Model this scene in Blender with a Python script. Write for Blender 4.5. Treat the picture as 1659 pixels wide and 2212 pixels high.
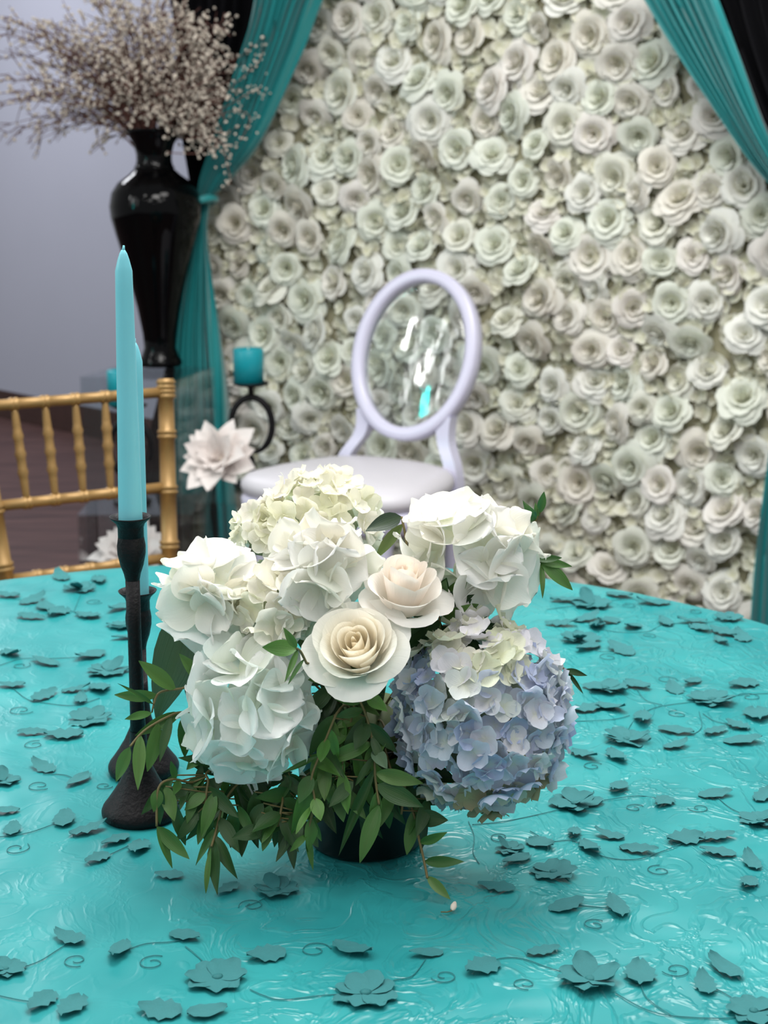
import bpy, math, random
from mathutils import Vector, Matrix, noise, Quaternion

for o in list(bpy.data.objects):
    bpy.data.objects.remove(o, do_unlink=True)
S = bpy.context.scene
C = S.collection
RND = random.Random(7)

# ------------------------------------------------------------------ camera
FPX = 3324.0                      # focal length in pixels of the 1659 x 2212 frame
PITCH = math.radians(12.5)
CAM = Vector((0, 0, 1.32))
TZ = 0.75                         # table top height
cam_d = bpy.data.cameras.new('camera')
cam = bpy.data.objects.new('camera', cam_d)
C.objects.link(cam)
cam.location = CAM
cam.rotation_euler = (math.radians(90) - PITCH, 0, 0)
cam_d.sensor_fit = 'VERTICAL'
cam_d.sensor_height = 36.0
cam_d.sensor_width = 27.0
cam_d.lens = FPX / 2212 * 36
cam_d.clip_start = 0.02
cam_d.dof.use_dof = True
cam_d.dof.focus_distance = 1.27
cam_d.dof.aperture_fstop = 11.0
S.camera = cam

# ------------------------------------------------------------------ world, lamps, exposure
w = bpy.data.worlds.new('room_ambient')
S.world = w
w.use_nodes = True
w.node_tree.nodes['Background'].inputs[0].default_value = (0.95, 0.98, 1.0, 1)
w.node_tree.nodes['Background'].inputs[1].default_value = 0.36
S.view_settings.view_transform = 'Standard'
S.view_settings.look = 'None'
S.view_settings.gamma = 1
S.view_settings.use_curve_mapping = False
S.view_settings.exposure = 0.45


def lamp(name, loc, size, power, color=(1, 0.98, 0.95), aim=None, shape='DISK'):
    d = bpy.data.lights.new(name, 'AREA')
    d.shape = shape
    d.size = size
    d.energy = power
    d.color = color
    o = bpy.data.objects.new(name, d)
    C.objects.link(o)
    o.location = loc
    if aim is not None:
        o.rotation_euler = (Vector(aim) - Vector(loc)).to_track_quat('-Z', 'Y').to_euler()
    return o


lamp('overhead_area_light', (-0.2, 2.1, 3.1), 1.1, 42)
lamp('overhead_area_light', (0.9, 0.6, 3.1), 1.0, 16)
lamp('overhead_area_light', (-1.2, 0.2, 3.1), 1.0, 12)
lamp('overhead_area_light', (0.6, 3.0, 3.1), 1.0, 24)
lamp('overhead_area_light', (-2.5, 6.9, 3.1), 1.0, 40, (0.93, 0.95, 1.0))  # unseen lamp, added to brighten the grey wall at the left
for (x, y) in ((-1.6, 2.6), (-0.9, 1.4), (0.2, 1.5), (1.2, 1.9), (-2.2, 1.2), (0.9, -0.6), (-0.4, -0.8)):
    lamp('ceiling_spot_light', (x, y, 3.0), 0.10, 3.2)
# unseen slim vertical lamps, added at far left to streak the clear chair back
for (k, dz, ln, pw, col) in ((0.6, 2.8, 1.8, 5.0, (1, 1, 1)), (2.55, 1.85, 1.2, 9.0, (0.0, 0.9, 0.85)), (1.8, 3.0, 2.2, 5.0, (1, 1, 1)), (2.75, 3.5, 1.5, 5.0, (1, 1, 1)),
                             (3.2, 2.9, 0.9, 12.0, (1, 1, 1)), (4.1, 2.9, 2.2, 5.0, (1, 1, 1)), (5.0, 3.55, 0.9, 12.0, (1, 1, 1))):
    pos = Vector((-4.9, 1.9, dz)) + Vector((-0.42, 0.90, 0)) * (k - 3.5) * 0.55
    l_ = lamp('streak_light', pos, 0.07, pw, col, aim=(0.1, 4.4, dz), shape='RECTANGLE')
    l_.data.size_y = ln

# ------------------------------------------------------------------ pixel to place
RIGHT = Vector((1, 0, 0))
FWD = Vector((0, math.cos(PITCH), -math.sin(PITCH)))
UPV = Vector((0, math.sin(PITCH), math.cos(PITCH)))


def ray(px, py):
    return RIGHT * ((px - 829.5) / FPX) + UPV * ((1106 - py) / FPX) + FWD


def P(px, py, Y):
    d = ray(px, py)
    return CAM + d * (Y / d.y)


def PZ(px, py, z):
    d = ray(px, py)
    return CAM + d * ((z - CAM.z) / d.z)


# ------------------------------------------------------------------ materials
MATS = {}


def lin(c):
    return tuple((x / 255 / 12.92) if x / 255 <= 0.04045 else ((x / 255 + 0.055) / 1.055) ** 2.4 for x in c)


def mat(name, rgb, rough=0.5, metal=0.0, spec=0.5, noise_scale=None, noise_amt=0.12, bump=0.0, bump_scale=60,
        coat=0.0, sheen=0.0, sss=0.0):
    m = bpy.data.materials.new(name)
    m.use_nodes = True
    nt = m.node_tree
    b = nt.nodes['Principled BSDF']
    col = lin(rgb)
    b.inputs['Base Color'].default_value = (*col, 1)
    b.inputs['Roughness'].default_value = rough
    b.inputs['Metallic'].default_value = metal
    b.inputs['Specular IOR Level'].default_value = spec
    b.inputs['Coat Weight'].default_value = coat
    b.inputs['Sheen Weight'].default_value = sheen
    if sss:
        b.inputs['Subsurface Weight'].default_value = sss
        b.inputs['Subsurface Radius'].default_value = (0.01, 0.012, 0.012)
    tc = nt.nodes.new('ShaderNodeTexCoord')
    ns = nt.nodes.new('ShaderNodeTexNoise')
    ns.inputs['Scale'].default_value = noise_scale or 18
    ns.inputs['Detail'].default_value = 4
    nt.links.new(tc.outputs['Object'], ns.inputs['Vector'])
    mx = nt.nodes.new('ShaderNodeMix')
    mx.data_type = 'RGBA'
    mx.inputs[6].default_value = (*[c * (1 - noise_amt) for c in col], 1)
    mx.inputs[7].default_value = (*[min(1, c * (1 + noise_amt)) for c in col], 1)
    nt.links.new(ns.outputs['Fac'], mx.inputs[0])
    nt.links.new(mx.outputs[2], b.inputs['Base Color'])
    if bump:
        nb = nt.nodes.new('ShaderNodeTexNoise')
        nb.inputs['Scale'].default_value = bump_scale
        nb.inputs['Detail'].default_value = 3
        nt.links.new(tc.outputs['Object'], nb.inputs['Vector'])
        bp = nt.nodes.new('ShaderNodeBump')
        bp.inputs['Strength'].default_value = bump
        bp.inputs['Distance'].default_value = 0.01
        nt.links.new(nb.outputs['Fac'], bp.inputs['Height'])
        nt.links.new(bp.outputs['Normal'], b.inputs['Normal'])
    MATS[name] = m
    return m


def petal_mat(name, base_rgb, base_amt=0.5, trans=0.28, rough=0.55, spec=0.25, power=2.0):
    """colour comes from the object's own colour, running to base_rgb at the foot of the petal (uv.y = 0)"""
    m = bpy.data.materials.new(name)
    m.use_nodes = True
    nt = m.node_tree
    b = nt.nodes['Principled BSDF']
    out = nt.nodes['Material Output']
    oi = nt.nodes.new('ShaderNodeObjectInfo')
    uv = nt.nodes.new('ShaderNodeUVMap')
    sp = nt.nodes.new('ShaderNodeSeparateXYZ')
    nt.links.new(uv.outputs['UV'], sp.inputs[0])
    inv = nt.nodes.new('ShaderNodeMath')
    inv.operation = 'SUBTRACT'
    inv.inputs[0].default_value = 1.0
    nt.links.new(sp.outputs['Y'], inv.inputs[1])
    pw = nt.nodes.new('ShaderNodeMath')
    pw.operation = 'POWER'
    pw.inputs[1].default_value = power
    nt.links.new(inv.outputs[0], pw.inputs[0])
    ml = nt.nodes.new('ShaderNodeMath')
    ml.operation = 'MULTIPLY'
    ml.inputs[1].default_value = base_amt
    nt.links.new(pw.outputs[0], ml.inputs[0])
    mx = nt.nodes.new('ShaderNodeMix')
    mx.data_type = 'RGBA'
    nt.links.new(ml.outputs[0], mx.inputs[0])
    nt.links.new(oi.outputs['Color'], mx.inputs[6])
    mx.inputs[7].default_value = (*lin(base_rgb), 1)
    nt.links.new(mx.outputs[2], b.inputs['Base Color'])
    b.inputs['Roughness'].default_value = rough
    b.inputs['Specular IOR Level'].default_value = spec
    # fine veins along the petal
    wv = nt.nodes.new('ShaderNodeTexNoise')
    mp = nt.nodes.new('ShaderNodeMapping')
    mp.inputs['Scale'].default_value = (22, 2.5, 1)
    nt.links.new(uv.outputs['UV'], mp.inputs[0])
    nt.links.new(mp.outputs[0], wv.inputs['Vector'])
    wv.inputs['Scale'].default_value = 1.0
    bp = nt.nodes.new('ShaderNodeBump')
    bp.inputs['Strength'].default_value = 0.25
    bp.inputs['Distance'].default_value = 0.002
    nt.links.new(wv.outputs['Fac'], bp.inputs['Height'])
    nt.links.new(bp.outputs['Normal'], b.inputs['Normal'])
    tr = nt.nodes.new('ShaderNodeBsdfTranslucent')
    nt.links.new(mx.outputs[2], tr.inputs['Color'])
    ms = nt.nodes.new('ShaderNodeMixShader')
    ms.inputs[0].default_value = trans
    nt.links.new(b.outputs[0], ms.inputs[1])
    nt.links.new(tr.outputs[0], ms.inputs[2])
    nt.links.new(ms.outputs[0], out.inputs['Surface'])
    MATS[name] = m
    return m


petal_mat('petal', (214, 218, 160), 0.36, 0.36, power=3.0)
petal_mat('rose_petal', (248, 234, 202), 0.55, 0.36, power=1.3)
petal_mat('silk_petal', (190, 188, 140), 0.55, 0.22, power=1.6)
petal_mat('paper_petal', (225, 215, 205), 0.3, 0.15, 0.7, 0.15)
petal_mat('leaf', (60, 88, 34), 0.5, 0.16, 0.38, 0.42)

mat('black_iron', (17, 15, 18), 0.5, 0.3, 0.35, bump=0.15, bump_scale=300)
mat('black_glaze', (4, 4, 5), 0.07, 0.0, 0.14, noise_amt=0.3)
mat('black_pot', (8, 9, 12), 0.3, 0.0, 0.35)
mat('taper_wax', (122, 202, 214), 0.35, 0, 0.4, sss=0.25, noise_amt=0.06)
mat('pillar_wax', (16, 148, 160), 0.4, 0, 0.4, sss=0.2, noise_amt=0.08)
mat('wick', (230, 228, 215), 0.8)
mat('gold_paint', (154, 122, 74), 0.42, 0.35, 0.5, noise_scale=40, noise_amt=0.15)
mat('white_lacquer', (206, 204, 224), 0.25, 0, 0.5, noise_amt=0.03)
mat('white_vinyl', (208, 205, 211), 0.42, 0, 0.4, noise_amt=0.03, bump=0.08, bump_scale=150)
mat('wall_paint', (166, 167, 181), 0.7, 0, 0.3, noise_scale=2, noise_amt=0.04, bump=0.05, bump_scale=200)
mat('baseboard_wood', (58, 36, 32), 0.4, noise_amt=0.25)
mat('twig_bark', (100, 64, 56), 0.8, noise_amt=0.3)
mat('bud_white', (214, 202, 188), 0.7, noise_scale=30, noise_amt=0.18)
mat('green_stem', (78, 96, 48), 0.6, noise_amt=0.3)
mat('brown_stem', (104, 92, 52), 0.6, noise_amt=0.3)
mat('wall_backing', (158, 154, 128), 0.9, noise_amt=0.35)
mat('organza_applique', (48, 118, 121), 0.6, 0, 0.3, noise_scale=30, noise_amt=0.16, bump=0.3, bump_scale=900)
mat('organza_centre', (36, 104, 106), 0.7, 0, 0.3)
mat('vine_thread', (32, 108, 112), 0.55, 0, 0.4)
mat('teal_satin', (22, 138, 140), 0.42, 0, 0.5, noise_scale=4, noise_amt=0.08, sheen=0.3)
mat('black_satin', (9, 9, 13), 0.85, 0, 0.12)
mat('table_wood', (170, 150, 125), 0.5)
mat('steel_grey', (110, 112, 116), 0.35, 0.8)
mat('floret_eye', (150, 162, 130), 0.6)


def cloth_mat():
    m = bpy.data.materials.new('turquoise_organza')
    m.use_nodes = True
    nt = m.node_tree
    b = nt.nodes['Principled BSDF']
    tc = nt.nodes.new('ShaderNodeTexCoord')
    # soft colour drift of the sheer layer over the satin
    n1 = nt.nodes.new('ShaderNodeTexNoise')
    n1.inputs['Scale'].default_value = 9
    n1.inputs['Detail'].default_value = 5
    nt.links.new(tc.outputs['Object'], n1.inputs['Vector'])
    cr = nt.nodes.new('ShaderNodeValToRGB')
    cr.color_ramp.elements[0].position = 0.3
    cr.color_ramp.elements[0].color = (*lin((32, 127, 131)), 1)
    cr.color_ramp.elements[1].position = 0.72
    cr.color_ramp.elements[1].color = (*lin((48, 148, 150)), 1)
    nt.links.new(n1.outputs['Fac'], cr.inputs[0])
    nt.links.new(cr.outputs[0], b.inputs['Base Color'])
    b.inputs['Roughness'].default_value = 0.31
    b.inputs['Specular IOR Level'].default_value = 0.38
    b.inputs['Sheen Weight'].default_value = 0.0
    # crumpled organza: warped ridges
    mp = nt.nodes.new('ShaderNodeMapping')
    mp.inputs['Scale'].default_value = (1.0, 0.75, 1.0)
    mp.inputs['Rotation'].default_value = (0, 0, math.radians(25))
    nt.links.new(tc.outputs['Object'], mp.inputs[0])
    n2 = nt.nodes.new('ShaderNodeTexNoise')
    n2.inputs['Scale'].default_value = 21
    n2.inputs['Detail'].default_value = 3
    n2.inputs['Distortion'].default_value = 1.4
    nt.links.new(mp.outputs[0], n2.inputs['Vector'])
    sb = nt.nodes.new('ShaderNodeMath')
    sb.operation = 'SUBTRACT'
    sb.inputs[1].default_value = 0.5
    nt.links.new(n2.outputs['Fac'], sb.inputs[0])
    ab = nt.nodes.new('ShaderNodeMath')
    ab.operation = 'ABSOLUTE'
    nt.links.new(sb.outputs[0], ab.inputs[0])
    rg = nt.nodes.new('ShaderNodeMapRange')
    rg.inputs['From Min'].default_value = 0.0
    rg.inputs['From Max'].default_value = 0.07
    rg.inputs['To Min'].default_value = 1.0
    rg.inputs['To Max'].default_value = 0.0
    nt.links.new(ab.outputs[0], rg.inputs[0])
    bp = nt.nodes.new('ShaderNodeBump')
    bp.inputs['Strength'].default_value = 0.42
    bp.inputs['Distance'].default_value = 0.003
    sx = nt.nodes.new('ShaderNodeSeparateXYZ')
    nt.links.new(tc.outputs['Object'], sx.inputs[0])
    nw = nt.nodes.new('ShaderNodeTexNoise')
    nw.inputs['Scale'].default_value = 5.0
    nt.links.new(tc.outputs['Object'], nw.inputs['Vector'])
    wx = nt.nodes.new('ShaderNodeMath')      # the sheer layer is more crumpled towards the right
    wx.operation = 'MULTIPLY_ADD'
    wx.inputs[1].default_value = 1.3
    nt.links.new(sx.outputs['X'], wx.inputs[0])
    nt.links.new(nw.outputs['Fac'], wx.inputs[2])
    wr = nt.nodes.new('ShaderNodeMapRange')
    wr.inputs['From Min'].default_value = 0.35
    wr.inputs['From Max'].default_value = 0.85
    wr.inputs['To Min'].default_value = 0.12
    wr.inputs['To Max'].default_value = 1.0
    nt.links.new(wx.outputs[0], wr.inputs[0])
    hm = nt.nodes.new('ShaderNodeMath')
    hm.operation = 'MULTIPLY'
    nt.links.new(rg.outputs[0], hm.inputs[0])
    nt.links.new(wr.outputs[0], hm.inputs[1])
    nt.links.new(hm.outputs[0], bp.inputs['Height'])
    n3 = nt.nodes.new('ShaderNodeTexNoise')
    n3.inputs['Scale'].default_value = 7
    n3.inputs['Detail'].default_value = 2
    nt.links.new(mp.outputs[0], n3.inputs['Vector'])
    bp2 = nt.nodes.new('ShaderNodeBump')
    bp2.inputs['Strength'].default_value = 0.5
    bp2.inputs['Distance'].default_value = 0.02
    nt.links.new(n3.outputs['Fac'], bp2.inputs['Height'])
    nt.links.new(bp2.outputs['Normal'], bp.inputs['Normal'])
    nt.links.new(bp.outputs['Normal'], b.inputs['Normal'])
    MATS['cloth'] = m


cloth_mat()


def floor_mat():
    m = bpy.data.materials.new('dark_wood_floor')
    m.use_nodes = True
    nt = m.node_tree
    b = nt.nodes['Principled BSDF']
    tc = nt.nodes.new('ShaderNodeTexCoord')
    mp = nt.nodes.new('ShaderNodeMapping')
    mp.inputs['Rotation'].default_value = (0, 0, math.radians(20))
    mp.inputs['Scale'].default_value = (1.2, 14, 1)
    nt.links.new(tc.outputs['Object'], mp.inputs[0])
    n = nt.nodes.new('ShaderNodeTexNoise')
    n.inputs['Scale'].default_value = 2.0
    n.inputs['Detail'].default_value = 6
    nt.links.new(mp.outputs[0], n.inputs['Vector'])
    cr = nt.nodes.new('ShaderNodeValToRGB')
    cr.color_ramp.elements[0].position = 0.3
    cr.color_ramp.elements[0].color = (*lin((58, 38, 38)), 1)
    cr.color_ramp.elements[1].position = 0.7
    cr.color_ramp.elements[1].color = (*lin((98, 70, 66)), 1)
    nt.links.new(n.outputs['Fac'], cr.inputs[0])
    nt.links.new(cr.outputs[0], b.inputs['Base Color'])
    b.inputs['Roughness'].default_value = 0.55
    b.inputs['Specular IOR Level'].default_value = 0.3
    MATS['floor'] = m


floor_mat()


def acrylic_mat(name, tint, gloss_boost, rough):
    m = bpy.data.materials.new(name)
    m.use_nodes = True
    nt = m.node_tree
    out = nt.nodes['Material Output']
    nt.nodes.remove(nt.nodes['Principled BSDF'])
    tr = nt.nodes.new('ShaderNodeBsdfTransparent')
    tr.inputs[0].default_value = (*tint, 1)
    gl = nt.nodes.new('ShaderNodeBsdfGlossy')
    gl.inputs['Roughness'].default_value = rough
    lw = nt.nodes.new('ShaderNodeLayerWeight')
    lw.inputs['Blend'].default_value = 0.5
    pw = nt.nodes.new('ShaderNodeMath')
    pw.operation = 'POWER'
    pw.inputs[1].default_value = 4.0
    nt.links.new(lw.outputs['Facing'], pw.inputs[0])
    mu = nt.nodes.new('ShaderNodeMath')
    mu.operation = 'MULTIPLY_ADD'
    mu.inputs[1].default_value = 0.5
    mu.inputs[2].default_value = 0.04 * gloss_boost
    mu.use_clamp = True
    nt.links.new(pw.outputs[0], mu.inputs[0])
    ms = nt.nodes.new('ShaderNodeMixShader')
    nt.links.new(mu.outputs[0], ms.inputs[0])
    nt.links.new(tr.outputs[0], ms.inputs[1])
    nt.links.new(gl.outputs[0], ms.inputs[2])
    nt.links.new(ms.outputs[0], out.inputs['Surface'])
    MATS[name] = m
    return nt, gl


acrylic_mat('clear_acrylic', (0.95, 0.965, 0.97), 1.0, 0.06)
_nt, _gl = acrylic_mat('clear_back', (0.94, 0.97, 0.965), 1.7, 0.05)
_tc = _nt.nodes.new('ShaderNodeTexCoord')
_mp = _nt.nodes.new('ShaderNodeMapping')
_mp.inputs['Scale'].default_value = (9, 5, 1.2)
_n = _nt.nodes.new('ShaderNodeTexNoise')
_n.inputs['Scale'].default_value = 5.0
_nt.links.new(_tc.outputs['Object'], _mp.inputs[0])
_nt.links.new(_mp.outputs[0], _n.inputs['Vector'])
_bp = _nt.nodes.new('ShaderNodeBump')
_bp.inputs['Strength'].default_value = 0.05
_bp.inputs['Distance'].default_value = 0.01
_nt.links.new(_n.outputs['Fac'], _bp.inputs['Height'])
_nt.links.new(_bp.outputs['Normal'], _gl.inputs['Normal'])


# ------------------------------------------------------------------ mesh helpers
class MB:
    def __init__(self):
        self.v, self.f, self.uv = [], [], []

    def add(self, verts, faces, uvs=None, M=None):
        o = len(self.v)
        if M is not None:
            verts = [M @ Vector(q) for q in verts]
        self.v += [tuple(q) for q in verts]
        self.f += [tuple(i + o for i in fc) for fc in faces]
        self.uv += list(uvs) if uvs else [(0.5, 0.7)] * len(verts)
        return self

    def mesh(self, name, m, smooth=True):
        me = bpy.data.meshes.new(name)
        me.from_pydata(self.v, [], self.f)
        ul = me.uv_layers.new(name='UVMap')
        vi = [0] * len(me.loops)
        me.loops.foreach_get('vertex_index', vi)
        flat = []
        for i in vi:
            flat += self.uv[i]
        ul.data.foreach_set('uv', flat)
        me.materials.append(MATS[m])
        me.polygons.foreach_set('use_smooth', [smooth] * len(me.polygons))
        me.update()
        return me


def link(name, me, parent=None, M=None, color=None):
    o = bpy.data.objects.new(name, me)
    C.objects.link(o)
    if parent is not None:
        o.parent = parent
    if M is not None:
        o.matrix_local = M
    if color is not None:
        o.color = (*color, 1)
    return o


def thing(name, label, cat, loc=(0, 0, 0), group=None, rz=0.0):
    o = bpy.data.objects.new(name, None)
    C.objects.link(o)
    o.empty_display_size = 0.05
    o.location = loc
    o.rotation_euler = (0, 0, rz)
    o['label'] = label
    o['category'] = cat
    if group:
        o['group'] = group
    bpy.context.view_layer.update() if False else None
    return o


def tag(o, label, cat, group=None):
    o['label'] = label
    o['category'] = cat
    if group:
        o['group'] = group
    return o


def structure(o):
    o['kind'] = 'structure'
    return o


def grid_faces(nu, nv, wrap=False):
    f = []
    for j in range(nv - 1):
        for i in range(nu if wrap else nu - 1):
            i2 = (i + 1) % nu
            f.append((j * nu + i, j * nu + i2, (j + 1) * nu + i2, (j + 1) * nu + i))
    return f


def lathe(mb, prof, n=32, M=None, cap=True):
    v = []
    for (r, z) in prof:
        for i in range(n):
            a = 2 * math.pi * i / n
            v.append((r * math.cos(a), r * math.sin(a), z))
    f = grid_faces(n, len(prof), True)
    if cap:
        f.append(tuple(reversed(range(n))))
        f.append(tuple((len(prof) - 1) * n + i for i in range(n)))
    mb.add(v, f, None, M)
    return mb


def box(mb, a, b, M=None, bev=0.0):
    (x0, y0, z0), (x1, y1, z1) = a, b
    v = [(x0, y0, z0), (x1, y0, z0), (x1, y1, z0), (x0, y1, z0), (x0, y0, z1), (x1, y0, z1), (x1, y1, z1), (x0, y1, z1)]
    f = [(3, 2, 1, 0), (4, 5, 6, 7), (0, 1, 5, 4), (1, 2, 6, 5), (2, 3, 7, 6), (3, 0, 4, 7)]
    mb.add(v, f, None, M)
    return mb


def tube(mb, pts, radii, n=8, M=None, closed=False):
    pts = [Vector(p) for p in pts]
    if not hasattr(radii, '__len__'):
        radii = [radii] * len(pts)
    v = []
    N = len(pts)
    t0 = (pts[1] - pts[0]).normalized()
    up = Vector((0, 0, 1)) if abs(t0.z) < 0.9 else Vector((1, 0, 0))
    nrm = t0.cross(up).normalized()
    for k in range(N):
        if closed:
            t = (pts[(k + 1) % N] - pts[k - 1]).normalized()
        else:
            t = (pts[min(k + 1, N - 1)] - pts[max(k - 1, 0)])
            t = t.normalized() if t.length > 1e-9 else t0
        nrm = (nrm - t * nrm.dot(t))
        nrm = nrm.normalized() if nrm.length > 1e-6 else t.orthogonal().normalized()
        bn = t.cross(nrm)
        for i in range(n):
            a = 2 * math.pi * i / n
            v.append(pts[k] + (nrm * math.cos(a) + bn * math.sin(a)) * radii[k])
    f = grid_faces(n, N, True)
    if closed:
        o = (N - 1) * n
        f += [(o + i, o + (i + 1) % n, (i + 1) % n, i) for i in range(n)]
    else:
        f.append(tuple(reversed(range(n))))
        f.append(tuple((N - 1) * n + i for i in range(n)))
    mb.add(v, f, None, M)
    return mb


def smooth_pts(pts, sub=6):
    pts = [Vector(p) for p in pts]
    out = []
    n = len(pts)
    for i in range(n - 1):
        p0, p1, p2, p3 = pts[max(i - 1, 0)], pts[i], pts[i + 1], pts[min(i + 2, n - 1)]
        for s in range(sub):
            t = s / sub
            out.append(0.5 * ((2 * p1) + (p2 - p0) * t + (2 * p0 - 5 * p1 + 4 * p2 - p3) * t * t + (3 * p1 - p0 - 3 * p2 + p3) * t ** 3))
    out.append(pts[-1])
    return out


def basis(x, y, z, o):
    return Matrix(((x[0], y[0], z[0], o[0]), (x[1], y[1], z[1], o[1]), (x[2], y[2], z[2], o[2]), (0, 0, 0, 1)))


def frame_z(zdir, o=(0, 0, 0), roll=0.0, hint=None):
    z = Vector(zdir).normalized()
    h = Vector(hint) if hint is not None else (Vector((0, 0, 1)) if abs(z.z) < 0.95 else Vector((0, 1, 0)))
    x = h.cross(z)
    x = x.normalized() if x.length > 1e-6 else z.orthogonal().normalized()
    y = z.cross(x)
    return basis(x, y, z, o) @ Matrix.Rotation(roll, 4, 'Z')


# ------------------------------------------------------------------ setting: floor, walls
mb = MB()
box(mb, (-7, -3, -0.05), (5, 10.5, 0))
structure(link('floor', mb.mesh('floor', 'floor', False)))

GA = Vector((-2.11, 8.38, 0))
GB = Vector((-1.395, 7.64, 0))
gd = (GB - GA).normalized()
gn = Vector((-gd.y, gd.x, 0))
if gn.y > 0:
    gn = -gn


def grey_M():
    return basis(gd, -gn, Vector((0, 0, 1)), GA)


mb = MB()
box(mb, (-3.2, 0, 0), (7.0, 0.12, 3.4), grey_M())
structure(link('wall_back', mb.mesh('wall_back', 'wall_paint', False)))
mb = MB()
box(mb, (-3.2, -0.016, 0.0), (7.0, 0, 0.15), grey_M())
box(mb, (-3.2, -0.022, 0.0), (7.0, -0.016, 0.03), grey_M())
structure(link('baseboard_back', mb.mesh('baseboard_back', 'baseboard_wood', False)))

# ------------------------------------------------------------------ flower wall
WL = P(430, 480, 5.25)
WR = P(1659, 480, 4.25)
WL.z = 0
WR.z = 0
we = (WR - WL).normalized()
wn = Vector((we.y, -we.x, 0))        # out of the wall, towards the camera
if wn.y > 0:
    wn = -wn
WLEN = (WR - WL).length
UZ = Vector((0, 0, 1))


def wall_pt(s, z, n=0.0):
    return WL + we * s + UZ * z + wn * n


def wall_hit(px, py, n=0.0):
    d = ray(px, py)
    t = ((WL + wn * n) - CAM).dot(wn) / d.dot(wn)
    q = CAM + d * t - WL
    return q.dot(we), q.z


def rose_petals(layers, nu, nv, rnd):
    """unit rose facing +Z: list of (verts, faces, uvs, openness 0..1)"""
    out = []
    for k, (R, H, n, a, fl, z0) in enumerate(layers):
        th0 = rnd.uniform(0, 6.28)
        for i in range(n):
            th = th0 + 2 * math.pi * i / n + rnd.uniform(-0.14, 0.14)
            Rj = R * rnd.uniform(0.94, 1.06)
            Hj = H * rnd.uniform(0.94, 1.05)
            flj = fl * rnd.uniform(0.7, 1.35)
            ph = rnd.uniform(0, 6.28)
            v, uv = [], []
            for j in range(nv):
                vv = j / (nv - 1)
                for q in range(nu):
                    u = -1 + 2 * q / (nu - 1)
                    ve = vv * (1 - 0.22 * abs(u) ** 3)
                    wd = a * (0.35 + 0.65 * math.sin(math.pi * min(0.92, 0.12 + 0.62 * ve)) ** 0.7)
                    r = Rj * (0.3 + 0.7 * ve ** 0.55) + flj * ve ** 4 + 0.05 * R * u
                    r += 0.03 * R * math.sin(3 * u + ph) * ve ** 3
                    z = z0 + Hj * ve - flj * 0.75 * ve ** 6 + 0.03 * math.sin(2.3 * u + ph) * ve ** 3
                    t = th + u * wd
                    v.append((r * math.cos(t), r * math.sin(t), z))
                    uv.append((0.5 + u / 2, vv))
            out.append((v, grid_faces(nu, nv), uv, k / max(1, len(layers) - 1)))
    return out


def wall_rose_mesh(i):
    rnd = random.Random(100 + i)
    c = (i % 3) * 0.06
    layers = [(0.12, 0.52, 2, 1.6, 0.02, 0), (0.26, 0.55, 3, 1.25, 0.05, 0), (0.44 + c, 0.56, 4, 1.0, 0.10, -0.02),
              (0.62 + c, 0.50, 5, 0.9, 0.18, -0.05), (0.78, 0.34, 5, 0.85, 0.28, -0.06)]
    if i % 2:
        layers.append((0.92, 0.18, 5, 0.8, 0.30, -0.06))
    m = MB()
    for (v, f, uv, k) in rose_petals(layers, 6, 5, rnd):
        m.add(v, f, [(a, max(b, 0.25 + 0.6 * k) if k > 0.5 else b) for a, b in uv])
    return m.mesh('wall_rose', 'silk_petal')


fw = thing('flower_wall', 'wall panel covered all over with cream white silk roses', 'flower wall', wall_pt(0, 0))
fwi = Matrix.Translation(-Vector(fw.location))
mb = MB()
Mw = fwi @ basis(we, -wn, UZ, WL)
box(mb, (0.02, 0.0, 0.0), (WLEN + 0.35, 0.05, 2.35), Mw)
link('backing', mb.mesh('backing', 'wall_backing', False), fw)
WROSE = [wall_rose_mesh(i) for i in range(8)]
cands = []
rr = random.Random(21)
pts = []
tries = 0
smax = WLEN + 0.30
while tries < 26000 and len(pts) < 420:
    tries += 1
    s = rr.uniform(0.03, smax)
    z = rr.uniform(0.03, 2.22)
    md = 0.088
    if all((s - a) ** 2 + (z - b) ** 2 > md * md for a, b in pts):
        pts.append((s, z))


def to_px(p):
    d = Vector(p) - CAM
    k = d.dot(FWD)
    return 829.5 + d.x / k * FPX, 1106 - d.dot(UPV) / k * FPX


def in_view(p):
    x, y = to_px(p)
    if x < -40 or x > 1700 or y < -50 or y > 1390:
        return False
    if 620 < x < 1060 and y > 1130:
        return False
    if x < 620 and y > 1150:
        return False
    if x < 1300 and y > 1330:
        return False
    # behind the drapes
    if y < 430 and x < 690 - (y / 430) * 300:
        return False
    return True


vis = [p for p in pts if in_view(wall_pt(*p))]
vis = vis[:300]
rest = [p for p in pts if p not in vis]


def rose_matrix(s, z, r, n=0.02, tilt=0.45):
    zd = (wn + we * rr.gauss(0, tilt) * 0.6 + UZ * rr.gauss(0.05, tilt) * 0.7).normalized()
    M = frame_z(zd, wall_pt(s, z, n), rr.uniform(0, 6.28))
    return M @ Matrix.Diagonal((r * rr.uniform(0.85, 1.12), r * rr.uniform(0.82, 1.1), r, 1))


WCOL = [(240, 240, 230), (237, 240, 230), (242, 239, 232), (236, 239, 228), (242, 238, 233), (239, 235, 226), (241, 241, 235)]
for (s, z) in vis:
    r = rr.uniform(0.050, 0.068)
    link('rose', rr.choice(WROSE), fw, fwi @ rose_matrix(s, z, r, rr.uniform(0.015, 0.04)), lin(rr.choice(WCOL)))


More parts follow.
